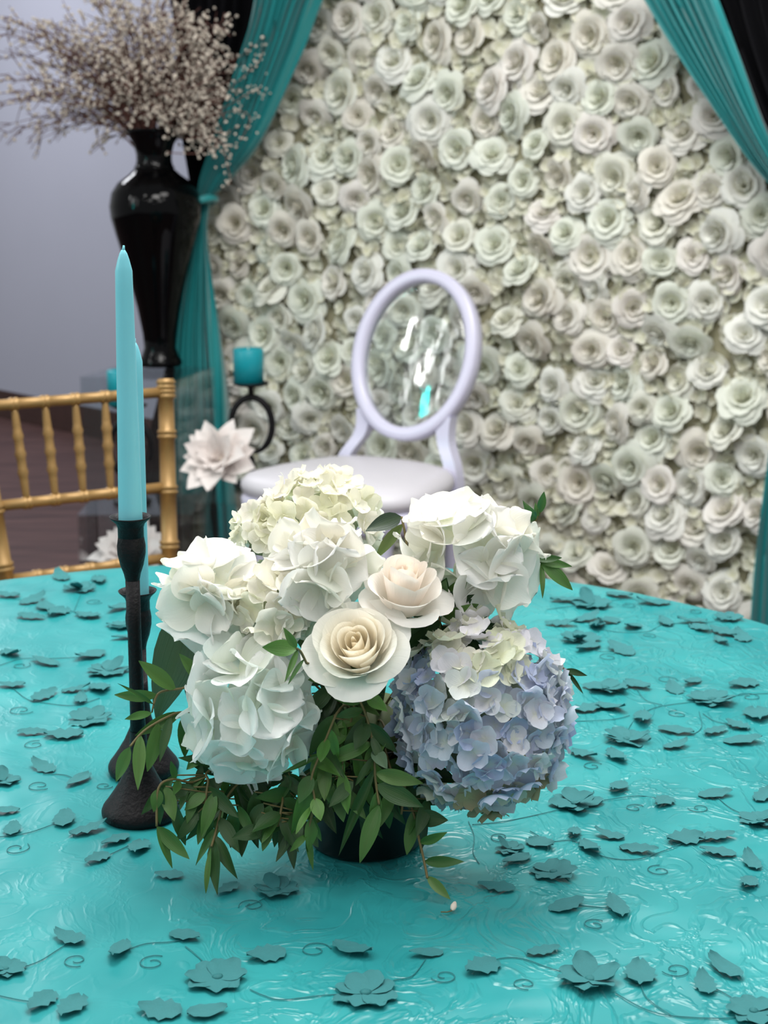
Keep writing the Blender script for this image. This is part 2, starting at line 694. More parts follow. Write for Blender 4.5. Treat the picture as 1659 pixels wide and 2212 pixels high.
def floret_geo(rnd, npet=4, L=1.0, nu=4, nv=4, wid=0.55, cup=0.25, ruff=0.06):
    """flat-faced floret facing +Z, petals of length L"""
    m = MB()
    for i in range(npet):
        th = 2 * math.pi * i / npet + rnd.uniform(-0.12, 0.12)
        Lp = L * rnd.uniform(0.85, 1.1)
        ph = rnd.uniform(0, 6.28)
        lift = rnd.uniform(-0.1, 0.25)
        v, uv = [], []
        for j in range(nv):
            vv = j / (nv - 1)
            for q in range(nu):
                u = -1 + 2 * q / (nu - 1)
                wv = wid * Lp * (math.sin(math.pi * (0.06 + 0.80 * vv)) ** 0.75)
                x = Lp * vv * (1 - 0.10 * u * u * vv)
                y = u * wv
                zz = lift * Lp * vv + cup * Lp * (vv - 0.55) * vv + ruff * Lp * math.sin(2.6 * u + ph) * vv + 0.12 * Lp * u * u * vv
                v.append((x * math.cos(th) - y * math.sin(th), x * math.sin(th) + y * math.cos(th), zz + i * 0.004))
                uv.append((0.5 + u / 2, vv))
        m.add(v, grid_faces(nu, nv), uv)
    return m


mb = MB()
rf = random.Random(5)
flos = [floret_geo(rf, 4, 1.0, 3, 3, 0.6, 0.3) for _ in range(6)]
for k in range(5200):
    s = rf.uniform(0.02, smax)
    z = rf.uniform(0.0, 2.28)
    g = rf.choice(flos)
    zd = (wn + we * rf.gauss(0, 0.5) + UZ * rf.gauss(0, 0.5)).normalized()
    r = rf.uniform(0.018, 0.032)
    M = fwi @ frame_z(zd, wall_pt(s, z, rf.uniform(0.004, 0.032)), rf.uniform(0, 6.28)) @ Matrix.Diagonal((r, r, r, 1))
    mb.add(g.v, g.f, g.uv, M)
o = link('filler_blossoms', mb.mesh('filler_blossoms', 'silk_petal'), fw, None, lin((232, 231, 216)))
o['kind'] = 'stuff'
mb = MB()
for (s, z) in rest:
    me = WROSE[0]
    M = fwi @ rose_matrix(s, z, 0.052)
    mb.add([v.co for v in me.vertices], [tuple(p.vertices) for p in me.polygons], None, M)
if rest:
    o = link('outer_roses', mb.mesh('outer_roses', 'silk_petal'), fw, None, lin((226, 226, 212)))
    o['kind'] = 'stuff'


# ------------------------------------------------------------------ drapes
def drape(name, label, edges, pleats, matn, amp=0.03, n0=0.10, seed=1, nt=60):
    """edges: list of (px_left, py_left, px_right, py_right, n) in the photo, laid on a plane parallel to the flower wall"""
    rnd = random.Random(seed)
    L, R = [], []
    for (xa, ya, xb, yb, n) in edges:
        sa, za = wall_hit(xa, ya, n)
        sb, zb = wall_hit(xb, yb, n)
        L.append(wall_pt(sa, max(za, 0.005), n))
        R.append(wall_pt(sb, max(zb, 0.005), n))
    L = smooth_pts(L, nt // (len(edges) - 1))
    R = smooth_pts(R, nt // (len(edges) - 1))
    nu = pleats * 8 + 1
    phs = [rnd.uniform(-0.9, 0.9) for _ in range(pleats + 2)]
    amps = [rnd.uniform(0.5, 1.3) for _ in range(pleats + 2)]
    v = []
    for j in range(len(L)):
        wdt = (R[j] - L[j]).length
        for i in range(nu):
            u = i / (nu - 1)
            k = u * pleats
            k0 = int(k)
            am = amps[k0] * (1 - (k - k0)) + amps[k0 + 1] * (k - k0)
            p_ = phs[k0] * (1 - (k - k0)) + phs[k0 + 1] * (k - k0)
            a = min(amp, wdt / pleats * 0.95) * am
            d = a * math.sin(2 * math.pi * k + p_ + 0.6 * math.sin(j * 0.11 + k0))
            d += a * 0.35 * math.sin(4.1 * math.pi * k + 1.3 + j * 0.05)
            uu = u + 0.22 / pleats * math.cos(2 * math.pi * k + p_) * (1 if 0 < i < nu - 1 else 0)
            v.append(L[j].lerp(R[j], uu) + wn * d)
    m = MB()
    zmin = min(q.z for q in v)
    base = Vector((L[-1].x, L[-1].y, max(0, zmin)))
    m.add([q - base for q in v], grid_faces(nu, len(L)))
    return m, base


def drape_thing(name, label, parts, seed):
    """parts: (part_name, material, edges, pleats, amp)"""
    t = None
    for i, (pn, mt, edges, pl, amp) in enumerate(parts):
        m, base = drape(name, label, edges, pl, mt, amp, seed=seed + i)
        if t is None:
            t = thing(name, label, 'curtain', base)
            b0 = base
        link(pn, m.mesh(pn, mt), t, Matrix.Translation(base - b0))
    return t


t = drape_thing('teal_curtain', 'teal satin curtain tied back at the left edge of the flower wall', [
    ('swag', 'teal_satin', [(560, -140, 770, -160, 0.20), (553, 0, 690, -10, 0.19), (520, 130, 640, 120, 0.18), (470, 290, 560, 300, 0.17), (436, 385, 500, 380, 0.16), (426, 440, 452, 432, 0.15)], 9, 0.035),
    ('tail', 'teal_satin', [(426, 438, 452, 432, 0.15), (422, 500, 446, 505, 0.14), (404, 600, 456, 600, 0.14), (388, 720, 468, 720, 0.14), (380, 850, 482, 850, 0.15), (372, 1000, 495, 1000, 0.16), (366, 1205, 512, 1215, 0.19)], 8, 0.03)], 3)
mb = MB()
sa, za = wall_hit(439, 436, 0.15)
c0 = wall_pt(sa, za, 0.15)
ring = [c0 + we * 0.035 * math.cos(a) + wn * 0.045 * math.sin(a) + UZ * 0.012 * math.cos(a) for a in [i * math.tau / 20 for i in range(20)]]
tube(mb, [q - t.location for q in ring], 0.013, 8, None, True)
link('tieback', mb.mesh('tieback', 'teal_satin'), t)

t = drape_thing('black_curtain', 'black curtain tied back behind the tall vase and budded branches', [
    ('swag', 'black_satin', [(340, -140, 580, -150, 0.10), (372, 0, 575, 0, 0.10), (384, 130, 540, 130, 0.10), (395, 270, 490, 290, 0.10), (408, 370, 452, 385, 0.10), (416, 438, 440, 438, 0.10)], 7, 0.035),
    ('tail', 'black_satin', [(416, 438, 440, 438, 0.08), (408, 540, 444, 545, 0.08), (385, 680, 440, 690, 0.08), (352, 840, 425, 850, 0.08), (326, 960, 420, 960, 0.08), (305, 1080, 420, 1080, 0.08), (300, 1205, 420, 1215, 0.08)], 6, 0.03)], 13)
t = drape_thing('teal_curtain', 'teal satin curtain sweeping across the upper right of the flower wall', [
    ('swag', 'teal_satin', [(1330, -140, 1490, -150, 0.22), (1398, 0, 1546, -5, 0.21), (1475, 130, 1597, 130, 0.20), (1560, 260, 1655, 280, 0.19), (1635, 365, 1715, 400, 0.18), (1720, 455, 1745, 470, 0.17)], 9, 0.035),
    ('tail', 'teal_satin', [(1720, 455, 1745, 470, 0.11), (1712, 560, 1760, 560, 0.11), (1690, 780, 1775, 780, 0.12), (1660, 1000, 1780, 1000, 0.13), (1637, 1190, 1790, 1190, 0.14), (1622, 1400, 1800, 1400, 0.16)], 8, 0.03)], 23)
mb = MB()
sa, za = wall_hit(1732, 463, 0.11)
c0 = wall_pt(sa, za, 0.11)
ring = [c0 + we * 0.03 * math.cos(a) + wn * 0.045 * math.sin(a) + UZ * 0.012 * math.cos(a) for a in [i * math.tau / 20 for i in range(20)]]
tube(mb, [q - t.location for q in ring], 0.013, 8, None, True)
link('tieback', mb.mesh('tieback', 'teal_satin'), t)
t = drape_thing('black_curtain', 'black curtain at the top right corner beyond the teal swag', [
    ('swag', 'black_satin', [(1470, -140, 1800, -150, 0.14), (1520, 0, 1800, 0, 0.14), (1575, 130, 1800, 130, 0.14), (1650, 290, 1800, 290, 0.14), (1700, 400, 1800, 400, 0.14), (1738, 460, 1770, 460, 0.14)], 7, 0.03)], 33)

# ------------------------------------------------------------------ the clear display stands
def acrylic_stand(label, loc, w_, d_, h, rz, name='acrylic_riser'):
    t = thing(name, label, 'display stand', loc, 'clear acrylic display stands', rz)
    th = 0.006
    def pan(nm, a, b):
        m = MB()
        box(m, a, b)
        link(nm, m.mesh(nm, 'clear_acrylic', False), t)
    pan('top_panel', (-w_ / 2, -d_ / 2, h - th), (w_ / 2, d_ / 2, h))
    pan('side_panel', (-w_ / 2, -d_ / 2, 0), (w_ / 2, -d_ / 2 + th, h - th))
    pan('side_panel', (-w_ / 2, d_ / 2 - th, 0), (w_ / 2, d_ / 2, h - th))
    pan('side_panel', (-w_ / 2, -d_ / 2 + th, 0), (-w_ / 2 + th, d_ / 2 - th, h - th))
    pan('side_panel', (w_ / 2 - th, -d_ / 2 + th, 0), (w_ / 2, d_ / 2 - th, h - th))
    return t


PED_Z = 0.70
fr = PZ(380, 820, PED_Z)
br = PZ(467, 791, PED_Z)
ed = (br - fr)
ed.z = 0
ed.normalize()
ex = Vector((ed.y, -ed.x, 0))
pc = fr - ex * 0.16 + ed * 0.16
acrylic_stand('tall clear acrylic pedestal under the black vase', (pc.x, pc.y, 0), 0.32, 0.32, PED_Z, math.atan2(ex.y, ex.x), 'acrylic_pedestal')
RZ1 = 0.36
a1, b1 = PZ(153, 1111, RZ1), PZ(218, 1067, RZ1)
acrylic_stand('low clear acrylic riser behind the gold chair holding a paper flower inside', ((a1.x + b1.x) / 2 + 0.165, (a1.y + b1.y) / 2, 0), 0.33, b1.y - a1.y, RZ1, math.radians(0))
RZ2 = 0.385
a2 = PZ(398, 1086, RZ2)
acrylic_stand('clear acrylic riser beside the white oval back chair carrying a paper flower', (a2.x + 0.195, a2.y + 0.17, 0), 0.33, 0.34, RZ2, 0.0)


# ------------------------------------------------------------------ tall vase and its branches
VB = PZ(347, 790, PED_Z)
VB = Vector((VB.x, VB.y, PED_Z + 0.001))
depth = (VB - CAM).dot(FWD)
sc = depth / FPX                      # metres per pixel there
vase = thing('floor_vase', 'tall glossy black vase standing on the clear pedestal', 'vase', VB)
prof_px = [(44, 0), (47, 4), (46, 12), (40, 22), (34, 40), (36, 70), (46, 130), (60, 190), (74, 245), (86, 290), (95, 325), (97, 350), (92, 378),
           (78, 400), (55, 417), (41, 430), (37, 446), (37, 460), (42, 480), (52, 500), (59, 512), (58, 514), (50, 498), (40, 478), (34, 460), (34, 446)]
mb = MB()
lathe(mb, [(r * sc, z * sc * 0.965) for r, z in prof_px], 48)
link('body', mb.mesh('body', 'black_glaze'), vase)
mb = MB()
lathe(mb, [(37.2 * sc, 428 * sc * .965), (42.5 * sc, 431 * sc * .965), (42.5 * sc, 434 * sc * .965), (37.2 * sc, 437 * sc * .965)], 40, None, False)
link('neck_ring', mb.mesh('neck_ring', 'black_glaze'), vase)

MOUTH = VB + Vector((0, 0, 495 * sc * 0.965))
bundle = thing('branch_bundle', 'big spray of brown twigs with tiny white buds in the black vase', 'dried branches', MOUTH - Vector((0, 0, 0.1)))
rb = random.Random(11)
bud0 = MB()
bud0.v = []
_b = []
for (r, z) in ((0.0, 0), (0.75, 0.35), (0.95, 0.9), (0.6, 1.5), (0.0, 1.9)):
    for i in range(5):
        _b.append((r * math.cos(i * 1.2566), r * math.sin(i * 1.2566), z))
bud_f = grid_faces(5, 5, True)
ENV = [(-8, 130), (0, 160), (30, 235), (60, 300), (90, 345), (120, 350), (150, 335), (172, 335), (188, 210)]


def env_r(deg):
    for (a0, r0), (a1_, r1) in zip(ENV, ENV[1:]):
        if a0 <= deg <= a1_:
            return r0 + (r1 - r0) * (deg - a0) / (a1_ - a0)
    return 150


bl = bundle.location
for k in range(150):
    deg = rb.uniform(-6, 186) if k % 3 else rb.uniform(20, 165)
    ang = math.radians(deg)
    wild = deg > 135 and rb.random() < 0.35          # long bare twigs at the left
    rad_ = env_r(deg) * (math.sqrt(rb.uniform(0.12, 1.0)) if not wild else rb.uniform(0.9, 1.12)) * sc
    off = Vector((math.cos(ang), 0, math.sin(ang))) * rad_ + Vector((0, rb.uniform(-0.24, 0.16), 0))
    start = MOUTH + Vector((rb.uniform(-0.03, 0.03), rb.uniform(-0.03, 0.03), -0.09))
    end = MOUTH + off
    ctrl = MOUTH + off * 0.30 + UZ * (0.04 + 0.22 * rad_)
    nseg = 9
    pts_ = []
    for j in range(nseg + 1):
        tt = j / nseg
        q = start * (1 - tt) ** 2 + ctrl * 2 * tt * (1 - tt) + end * tt * tt
        q = q + Vector((rb.gauss(0, 0.005), rb.gauss(0, 0.005), rb.gauss(0, 0.005))) * min(1, tt * 2)
        pts_.append(q)
    br_ = MB()
    tube(br_, [q - bl for q in pts_], [0.0024 * (1 - 0.6 * j / nseg) for j in range(nseg + 1)], 4)
    bd = MB()
    budded = 0.25 if wild else (1.0 if deg < 130 else 0.75)

    def put_bud(q, dirv):
        r = rb.uniform(0.0040, 0.0064)
        M = frame_z(dirv + Vector((rb.gauss(0, .5), rb.gauss(0, .5), rb.gauss(0, .5))), q - bl) @ Matrix.Diagonal((r, r, r * 1.1, 1))
        bd.add(_b, bud_f, None, M)
    for j in range(3, nseg + 1):
        base = pts_[j]
        tw = (pts_[j] - pts_[j - 1]).normalized()
        for _s in range(2):
            dv = (tw + Vector((rb.gauss(0, .7), rb.gauss(0, .6), rb.gauss(0, .7)))).normalized()
            tl = rb.uniform(0.03, 0.085)
            tp = [base, base + dv * tl * 0.5 + Vector((0, 0, rb.uniform(-.006, .008))), base + dv * tl + Vector((0, 0, rb.uniform(-.016, .012)))]
            tube(br_, [q - bl for q in tp], [0.0019, 0.0016, 0.0011], 3)
            for _q in range(4):
                if rb.random() < budded * 0.82:
                    q = tp[0].lerp(tp[2], rb.uniform(0.1, 1.05))
                    put_bud(q + Vector((rb.gauss(0, .003), rb.gauss(0, .003), rb.gauss(0, .003))), dv)
    o = link('branch', br_.mesh('branch', 'twig_bark'), bundle)
    if bd.v:
        b = link('bud_cluster', bd.mesh('bud_cluster', 'bud_white'), o)
        b['kind'] = 'stuff'
# a few budded twigs hanging at the right over the teal curtain
for (pp) in ([(400, 300), (470, 300), (492, 360), (498, 398)], [(420, 280), (500, 240), (540, 255), (520, 305)], [(430, 250), (520, 170), (560, 130), (588, 70)], [(440, 260), (540, 200), (565, 190), (575, 205)], [(360, 330), (430, 330), (450, 300), (455, 330)]):
    q3 = smooth_pts([P(x, y, VB.y - 0.12) for x, y in pp], 6)
    br_ = MB()
    tube(br_, [q - bundle.location for q in q3], [0.0016] * len(q3), 4)
    o = link('branch', br_.mesh('branch', 'twig_bark'), bundle)
    bd = MB()
    for q in q3[4:]:
        for _ in range(2):
            r = rb.uniform(0.0032, 0.005)
            M = frame_z(Vector((rb.gauss(0, 1), rb.gauss(0, 1), rb.gauss(0, 1))), q - bundle.location + Vector((rb.gauss(0, .012), rb.gauss(0, .01), rb.gauss(0, .012)))) @ Matrix.Diagonal((r, r, r, 1))
            bd.add(_b, bud_f, None, M)
    b = link('bud_cluster', bd.mesh('bud_cluster', 'bud_white'), o)
    b['kind'] = 'stuff'


# ------------------------------------------------------------------ pillar candle stands with crescent rings
def crescent_stand(label, base, H, mirror):
    t = thing('candle_stand', label, 'candle holder', base, 'black crescent pillar candle stands')
    m = MB()
    lathe(m, [(0.0, 0), (0.056, 0.0), (0.057, 0.006), (0.05, 0.010), (0.0, 0.011)], 32, None, False)
    link('base', m.mesh('base', 'black_iron'), t)
    R = 0.062
    VS = 1.36
    zc = H - 0.045 - R * VS
    pts_ = []
    rad = []
    for i in range(37):
        a = math.radians(-212 + 1.0 * (i / 36) * 292)      # open ring, ends tapered
        a = math.radians(205) - math.radians(295) * i / 36
        pts_.append(((R * math.cos(a)) * mirror, 0, zc + R * VS * math.sin(a)))
        e = min(i, 36 - i) / 6
        rad.append(0.0105 * min(1.0, 0.45 + 0.55 * e))
    m = MB()
    tube(m, pts_, rad, 10)
    link('ring', m.mesh('ring', 'black_iron'), t)
    m = MB()
    end = Vector(pts_[-1])
    tube(m, smooth_pts([end, end + Vector((-0.02 * mirror, 0, -0.012)), (0.0, 0, zc - R * VS - 0.02), (0, 0, 0.01)], 6), 0.008, 10)
    link('leg', m.mesh('leg', 'black_iron'), t)
    m = MB()
    lathe(m, [(0.009, zc + R * VS), (0.008, H - 0.02), (0.013, H - 0.012), (0.013, H - 0.008), (0.0, H - 0.008)], 16)
    link('neck', m.mesh('neck', 'black_iron'), t)
    m = MB()
    lathe(m, [(0.0, H - 0.010), (0.040, H - 0.010), (0.053, H - 0.004), (0.054, H), (0.050, H), (0.042, H - 0.004), (0.0, H - 0.004)], 32, None, False)
    link('plate', m.mesh('plate', 'black_iron'), t)
    return t


def pillar_candle(label, base, r, h):
    t = thing('pillar_candle', label, 'candle', base, 'teal pillar candles')
    m = MB()
    lathe(m, [(0, 0), (r, 0), (r, h - 0.005), (r - 0.004, h), (r - 0.012, h - 0.002), (r - 0.02, h - 0.006), (0.0, h - 0.008)], 32, None, False)
    link('wax', m.mesh('wax', 'pillar_wax'), t)
    m = MB()
    tube(m, [(0, 0, h - 0.009), (0.001, 0, h + 0.004)], 0.0012, 6)
    link('wick', m.mesh('wick', 'wick'), t)
    return t


sb2 = PZ(546, 1048, RZ2 + 0.001)
hz = P(538, 826, sb2.y).z - sb2.z
st = crescent_stand('black crescent candle stand right of the white paper flower', sb2, hz, 1)
pillar_candle('teal pillar candle on the crescent stand in front of the roses', (sb2.x - 0.006, sb2.y, sb2.z + hz), 0.045, 0.102)
sb1 = PZ(286, 1085, RZ1 + 0.001)
hz1 = P(272, 874, sb1.y).z - sb1.z
crescent_stand('black crescent candle stand half hidden behind the gold chair', sb1, hz1, -1)
pillar_candle('teal pillar candle partly hidden by the tall taper candle', (sb1.x - 0.018, sb1.y, sb1.z + hz1), 0.043, 0.102)


# ------------------------------------------------------------------ white paper flowers
def paper_flower(label, c, face, R, seed):
    rnd = random.Random(seed)
    M0 = frame_z(face, (0, 0, 0), rnd.uniform(0, 6))
    t = thing('paper_flower', label, 'paper flower', c, 'white paper flowers')
    meshes = []
    for k in range(3):
        v, uv = [], []
        nu, nv = 5, 7
        for j in range(nv):
            vv = j / (nv - 1)
            for q in range(nu):
                u = -1 + 2 * q / (nu - 1)
                wv = 0.31 * math.sin(math.pi * min(1, 0.08 + 0.92 * vv ** 0.85)) ** 0.9
                v.append((vv, u * wv, 0.16 * vv * vv + 0.08 * abs(u) * math.sin(math.pi * vv) - 0.05 * k * vv ** 4))
                uv.append((0.5 + u / 2, vv))
        m = MB()
        m.add(v, grid_faces(nu, nv), uv)
        meshes.append(m.mesh('petal', 'paper_petal'))
    for (n, el, L, off) in ((11, 0.08, 1.0, 0.0), (10, 0.42, 0.86, 0.3), (9, 0.75, 0.66, 0.1), (7, 1.08, 0.45, 0.2)):
        for i in range(n):
            a = math.tau * i / n + off + rnd.uniform(-.1, .1)
            l = R * L * rnd.uniform(0.78, 1.15)
            M = M0 @ Matrix.Rotation(a, 4, 'Z') @ Matrix.Rotation(-(el + rnd.uniform(-.2, .22)), 4, 'Y') @ Matrix.Rotation(rnd.uniform(-.25, .25), 4, 'X') @ Matrix.Diagonal((l, l, l, 1))
            link('petal', rnd.choice(meshes), t, M, lin((244, 236, 232)))
    m = MB()
    lathe(m, [(0.0, -0.008), (0.018, -0.006), (0.02, 0.004), (0.012, 0.014), (0, 0.018)], 12, M0, False)
    link('heart', m.mesh('heart', 'paper_petal'), t, None, lin((230, 220, 208)))
    return t


c = P(474, 990, sb2.y - 0.14)
paper_flower('large white pointed-petal paper flower beside the crescent candle stand', c, (-0.25, -0.8, 0.45), 0.135, 4)
c = P(285, 1200, (a1.y + b1.y) / 2)
paper_flower('white paper flower inside the low clear riser behind the gold chair', c, (0.0, -0.55, 0.8), 0.135, 9)


# ------------------------------------------------------------------ white oval-back chair with clear back panel
AC = math.radians(33)
ch = thing('oval_back_chair', 'white chair with clear oval back panel and padded white seat', 'chair', (-0.075, 4.16, 0), None, -AC)
# local frame: x to the sitter's left (photo right), y backwards, z up
SEAT_Z = 0.505


def rounded(w1, w2, d, n=48, e=3.2):
    out = []
    for i in range(n):
        a = math.tau * i / n
        cx, sy = math.cos(a), math.sin(a)
        x = math.copysign(abs(cx) ** (2 / e), cx)
        y = math.copysign(abs(sy) ** (2 / e), sy)
        wd = w1 + (w2 - w1) * (y * 0.5 + 0.5)
        out.append((x * wd / 2, y * d / 2))
    return out


oc = rounded(0.63, 0.44, 0.50)
m = MB()
v = []
for (s_, z) in ((0.97, SEAT_Z - 0.05), (1.0, SEAT_Z - 0.03), (0.995, SEAT_Z - 0.015), (0.95, SEAT_Z), (0.8, SEAT_Z + 0.012), (0.5, SEAT_Z + 0.02), (0.15, SEAT_Z + 0.022)):
    v += [(x * s_, y * s_, z) for x, y in oc]
m.add(v, grid_faces(48, 7, True) + [tuple(6 * 48 + i for i in range(48)), tuple(reversed(range(48)))])
link('seat_cushion', m.mesh('seat_cushion', 'white_vinyl'), ch)
m = MB()
v = []
for (s_, z) in ((0.93, SEAT_Z - 0.115), (0.99, SEAT_Z - 0.105), (1.0, SEAT_Z - 0.06), (0.97, SEAT_Z - 0.05)):
    v += [(x * s_, y * s_, z) for x, y in oc]
m.add(v, grid_faces(48, 4, True) + [tuple(3 * 48 + i for i in range(48)), tuple(reversed(range(48)))])
link('seat_frame', m.mesh('seat_frame', 'white_lacquer'), ch)
for sx in (-1, 1):
    m = MB()
    lathe(m, [(0.012, 0), (0.015, 0.01), (0.017, 0.2), (0.021, 0.3), (0.027, 0.33), (0.022, 0.345), (0.028, 0.37)], 16, Matrix.Translation((sx * 0.2, -0.17, 0)))
    link('leg', m.mesh('leg', 'white_lacquer'), ch)
    m = MB()
    tube(m, smooth_pts([(sx * 0.175, 0.30, 0.0), (sx * 0.175, 0.225, 0.2), (sx * 0.19, 0.215, 0.42)], 6), [0.014, 0.015, 0.016, 0.017, 0.018, 0.019, 0.02, 0.021, 0.021, 0.022, 0.022, 0.022, 0.022], 12)
    link('leg', m.mesh('leg', 'white_lacquer'), ch)
REC = math.radians(17)
OC = Vector((0.008, 0.29, 0.805))
by = Vector((0, math.sin(REC), math.cos(REC)))     # up along the reclined back
bz = Vector((0, -math.cos(REC), math.sin(REC)))    # facing out of the back, to the sitter
MO = basis((1, 0, 0), by, bz, OC)
RX, RY = 0.188, 0.230
m = MB()
prof = []
for i in range(64):
    a = math.tau * i / 64
    prof.append((RX * math.cos(a), RY * math.sin(a)))
v = []
sec = [(-0.019, -0.017), (-0.012, -0.024), (0.012, -0.024), (0.019, -0.017), (0.019, 0.017), (0.012, 0.024), (-0.012, 0.024), (-0.019, 0.017)]
for i in range(64):
    a = math.tau * i / 64
    nx, ny = math.cos(a) / RX, math.sin(a) / RY
    l = math.hypot(nx, ny)
    nx, ny = nx / l, ny / l
    for (dr, dz) in sec:
        v.append((prof[i][0] + nx * dr, prof[i][1] + ny * dr, dz))
f = grid_faces(8, 64, True)
f += [(63 * 8 + i, 63 * 8 + (i + 1) % 8, (i + 1) % 8, i) for i in range(8)]
m.add(v, f, None, MO)
me = m.mesh('back_frame', 'white_lacquer')
link('back_frame', me, ch)
m = MB()
v = []
n_r = 10
for face in (1, -1):
    for j in range(n_r + 1):
        q = j / n_r
        for i in range(48):
            a = math.tau * i / 48
            x, y = 0.168 * q * math.cos(a), 0.208 * q * math.sin(a)
            v.append((x, y, 0.002 * face + 0.012 * (1 - q * q)))
h = (n_r + 1) * 48
f = grid_faces(48, n_r + 1, True) + [tuple(i + h for i in reversed(fc)) for fc in grid_faces(48, n_r + 1, True)]
f += [(n_r * 48 + i, n_r * 48 + (i + 1) % 48, h + n_r * 48 + (i + 1) % 48, h + n_r * 48 + i) for i in range(48)]
m.add(v, f, None, MO)
o = link('back_panel', m.mesh('back_panel', 'clear_back'), ch)
o['label'] = 'clear acrylic oval back panel'
for sx in (-1, 1):
    m = MB()
    p0 = Vector((sx * 0.19, 0.215, 0.40))
    p3 = MO @ Vector((sx * 0.135, -0.165, 0))
    pp = smooth_pts([p0, p0 + Vector((sx * -0.008, 0.0, 0.10)), p0.lerp(p3, 0.72) + Vector((sx * -0.01, 0, 0)), p3], 6)
    v = []
    for k, q in enumerate(pp):
        wv = 0.024 - 0.005 * math.sin(math.pi * k / (len(pp) - 1))
        v += [q + Vector((-wv, -0.02, 0)), q + Vector((wv, -0.02, 0)), q + Vector((wv, 0.02, 0)), q + Vector((-wv, 0.02, 0))]
    f = grid_faces(4, len(pp), True) + [(3, 2, 1, 0), tuple(4 * (len(pp) - 1) + i for i in range(4))]
    m.add(v, f)
    link('back_support', m.mesh('back_support', 'white_lacquer', False), ch)

# ------------------------------------------------------------------ gold bamboo-style chair
tR = P(358, 818, 3.03)
tL = P(-52, 868, 2.83)
tL.z = tR.z
gx = (tR - tL)
GW = gx.length
gx.normalize()
gback = Vector((-gx.y, gx.x, 0))
if gback.y < 0:
    gback = -gback
GTOP = tR.z
g0 = (tR + tL) / 2
gc = thing('gold_chair', 'gold bamboo-turned chair behind the left side of the table', 'chair', (g0.x, g0.y, 0))
MG = basis(gx, gback, UZ, (0, 0, 0))       # local x along back, y backwards


def bamboo(mb, p0, p1, r0, r1, knots, M, n=12):
    """turned rod with raised double rings"""
    p0, p1 = Vector(p0), Vector(p1)
    L = (p1 - p0).length
    prof = [(0.0, 0.0)]
    zs = sorted(knots)
    cur = [(0.0, 1.0)]
    for kz in zs:
        d = 0.010
        for (o_, s_) in ((-d, 1.0), (-d * .7, 1.22), (-d * .25, 1.22), (0, 1.02), (d * .25, 1.22), (d * .7, 1.22), (d, 1.0)):
            cur.append((kz + o_, s_))
    cur.append((L, 1.0))
    cur = [(min(max(z, 0), L), s) for z, s in cur]
    pr = [((r0 + (r1 - r0) * z / L) * s, z) for z, s in cur]
    lathe(mb, pr, n, M @ frame_z(p1 - p0, p0))


HW = GW / 2
def back_y(z):                      # the back leans away as it rises
    return 0.13 * (z - GTOP) / 1.0 + 0.0


def half_w(z):
    return HW - 0.030 * (GTOP - z) / 0.45 if z > GTOP - 0.45 else HW - 0.030


for sx in (-1, 1):
    m = MB()
    zl = GTOP - 0.45
    bamboo(m, (sx * half_w(zl), back_y(zl), zl), (sx * HW, 0, GTOP), 0.0165, 0.0155, [0.03, 0.125, 0.235, 0.345, 0.425, 0.443], MG)
    link('back_post', m.mesh('back_post', 'gold_paint'), gc)
    m = MB()
    bamboo(m, (sx * (HW - 0.03), back_y(0) + 0.06, 0), (sx * half_w(zl), back_y(zl), zl), 0.014, 0.0165, [0.1, 0.2, 0.3], MG)
    link('leg', m.mesh('leg', 'gold_paint'), gc)
    m = MB()
    bamboo(m, (sx * (HW + 0.005), -0.42, 0), (sx * HW, -0.40, 0.44), 0.014, 0.018, [0.1, 0.2, 0.3, 0.4], MG)
    link('leg', m.mesh('leg', 'gold_paint'), gc)
zr = [GTOP - 0.026, GTOP - 0.212, GTOP - 0.352]
for z in zr:
    m = MB()
    hw = half_w(z) - 0.008
    kn = [2 * hw * (i + 1) / 6 for i in range(5)]
    bamboo(m, (-hw, back_y(z), z), (hw, back_y(z), z), 0.0105, 0.0105, kn, MG)
    link('back_rail', m.mesh('back_rail', 'gold_paint'), gc)
for i in range(5):
    q = (i + 1) / 6 * 2 - 1
    m = MB()
    z1, z0 = zr[0] - 0.008, zr[1] + 0.006
    p0 = Vector((q * (half_w(z0) - 0.008), back_y(z0), z0))
    p1 = Vector((q * (half_w(z1) - 0.008), back_y(z1), z1))
    L = (p1 - p0).length
    pr = []
    for k in range(21):
        a = k / 20
        r = 0.0058 + 0.0032 * math.sin(math.pi * a) ** 0.6
        pr.append([r, a * L])
    for ki in (6, 10, 14):
        pr[ki][0] *= 1.28
        pr[ki + 1][0] *= 1.02
    lathe(m, [tuple(x) for x in pr], 10, MG @ frame_z(p1 - p0, p0))
    link('spindle', m.mesh('spindle', 'gold_paint'), gc)
m = MB()
v = []
so = rounded(0.40, 0.36, 0.40, 40, 4)
for (s_, z) in ((0.97, 0.435), (1.0, 0.445), (1.0, 0.465), (0.95, 0.475)):
    v += [MG @ Vector((x * s_, y * s_ - 0.22, z)) for x, y in so]
m.add(v, grid_faces(40, 4, True) + [tuple(3 * 40 + i for i in range(40)), tuple(reversed(range(40)))])
link('seat', m.mesh('seat', 'gold_paint'), gc)
for (a, b) in (((-HW, -0.41, 0.22), (HW, -0.41, 0.22)), ((-HW + 0.03, -0.05, 0.2), (HW - 0.03, -0.05, 0.2)), ((-HW, -0.41, 0.18), (-HW + 0.03, -0.05, 0.18)), ((HW, -0.41, 0.18), (HW - 0.03, -0.05, 0.18))):
    m = MB()
    bamboo(m, a, b, 0.009, 0.009, [0.1, 0.25], MG)
    link('stretcher', m.mesh('stretcher', 'gold_paint'), gc)

# ------------------------------------------------------------------ table and cloth
TE = [PZ(0, 1258, TZ), PZ(380, 1213, TZ), PZ(1170, 1240, TZ), PZ(1380, 1275, TZ), PZ(1659, 1360, TZ)]
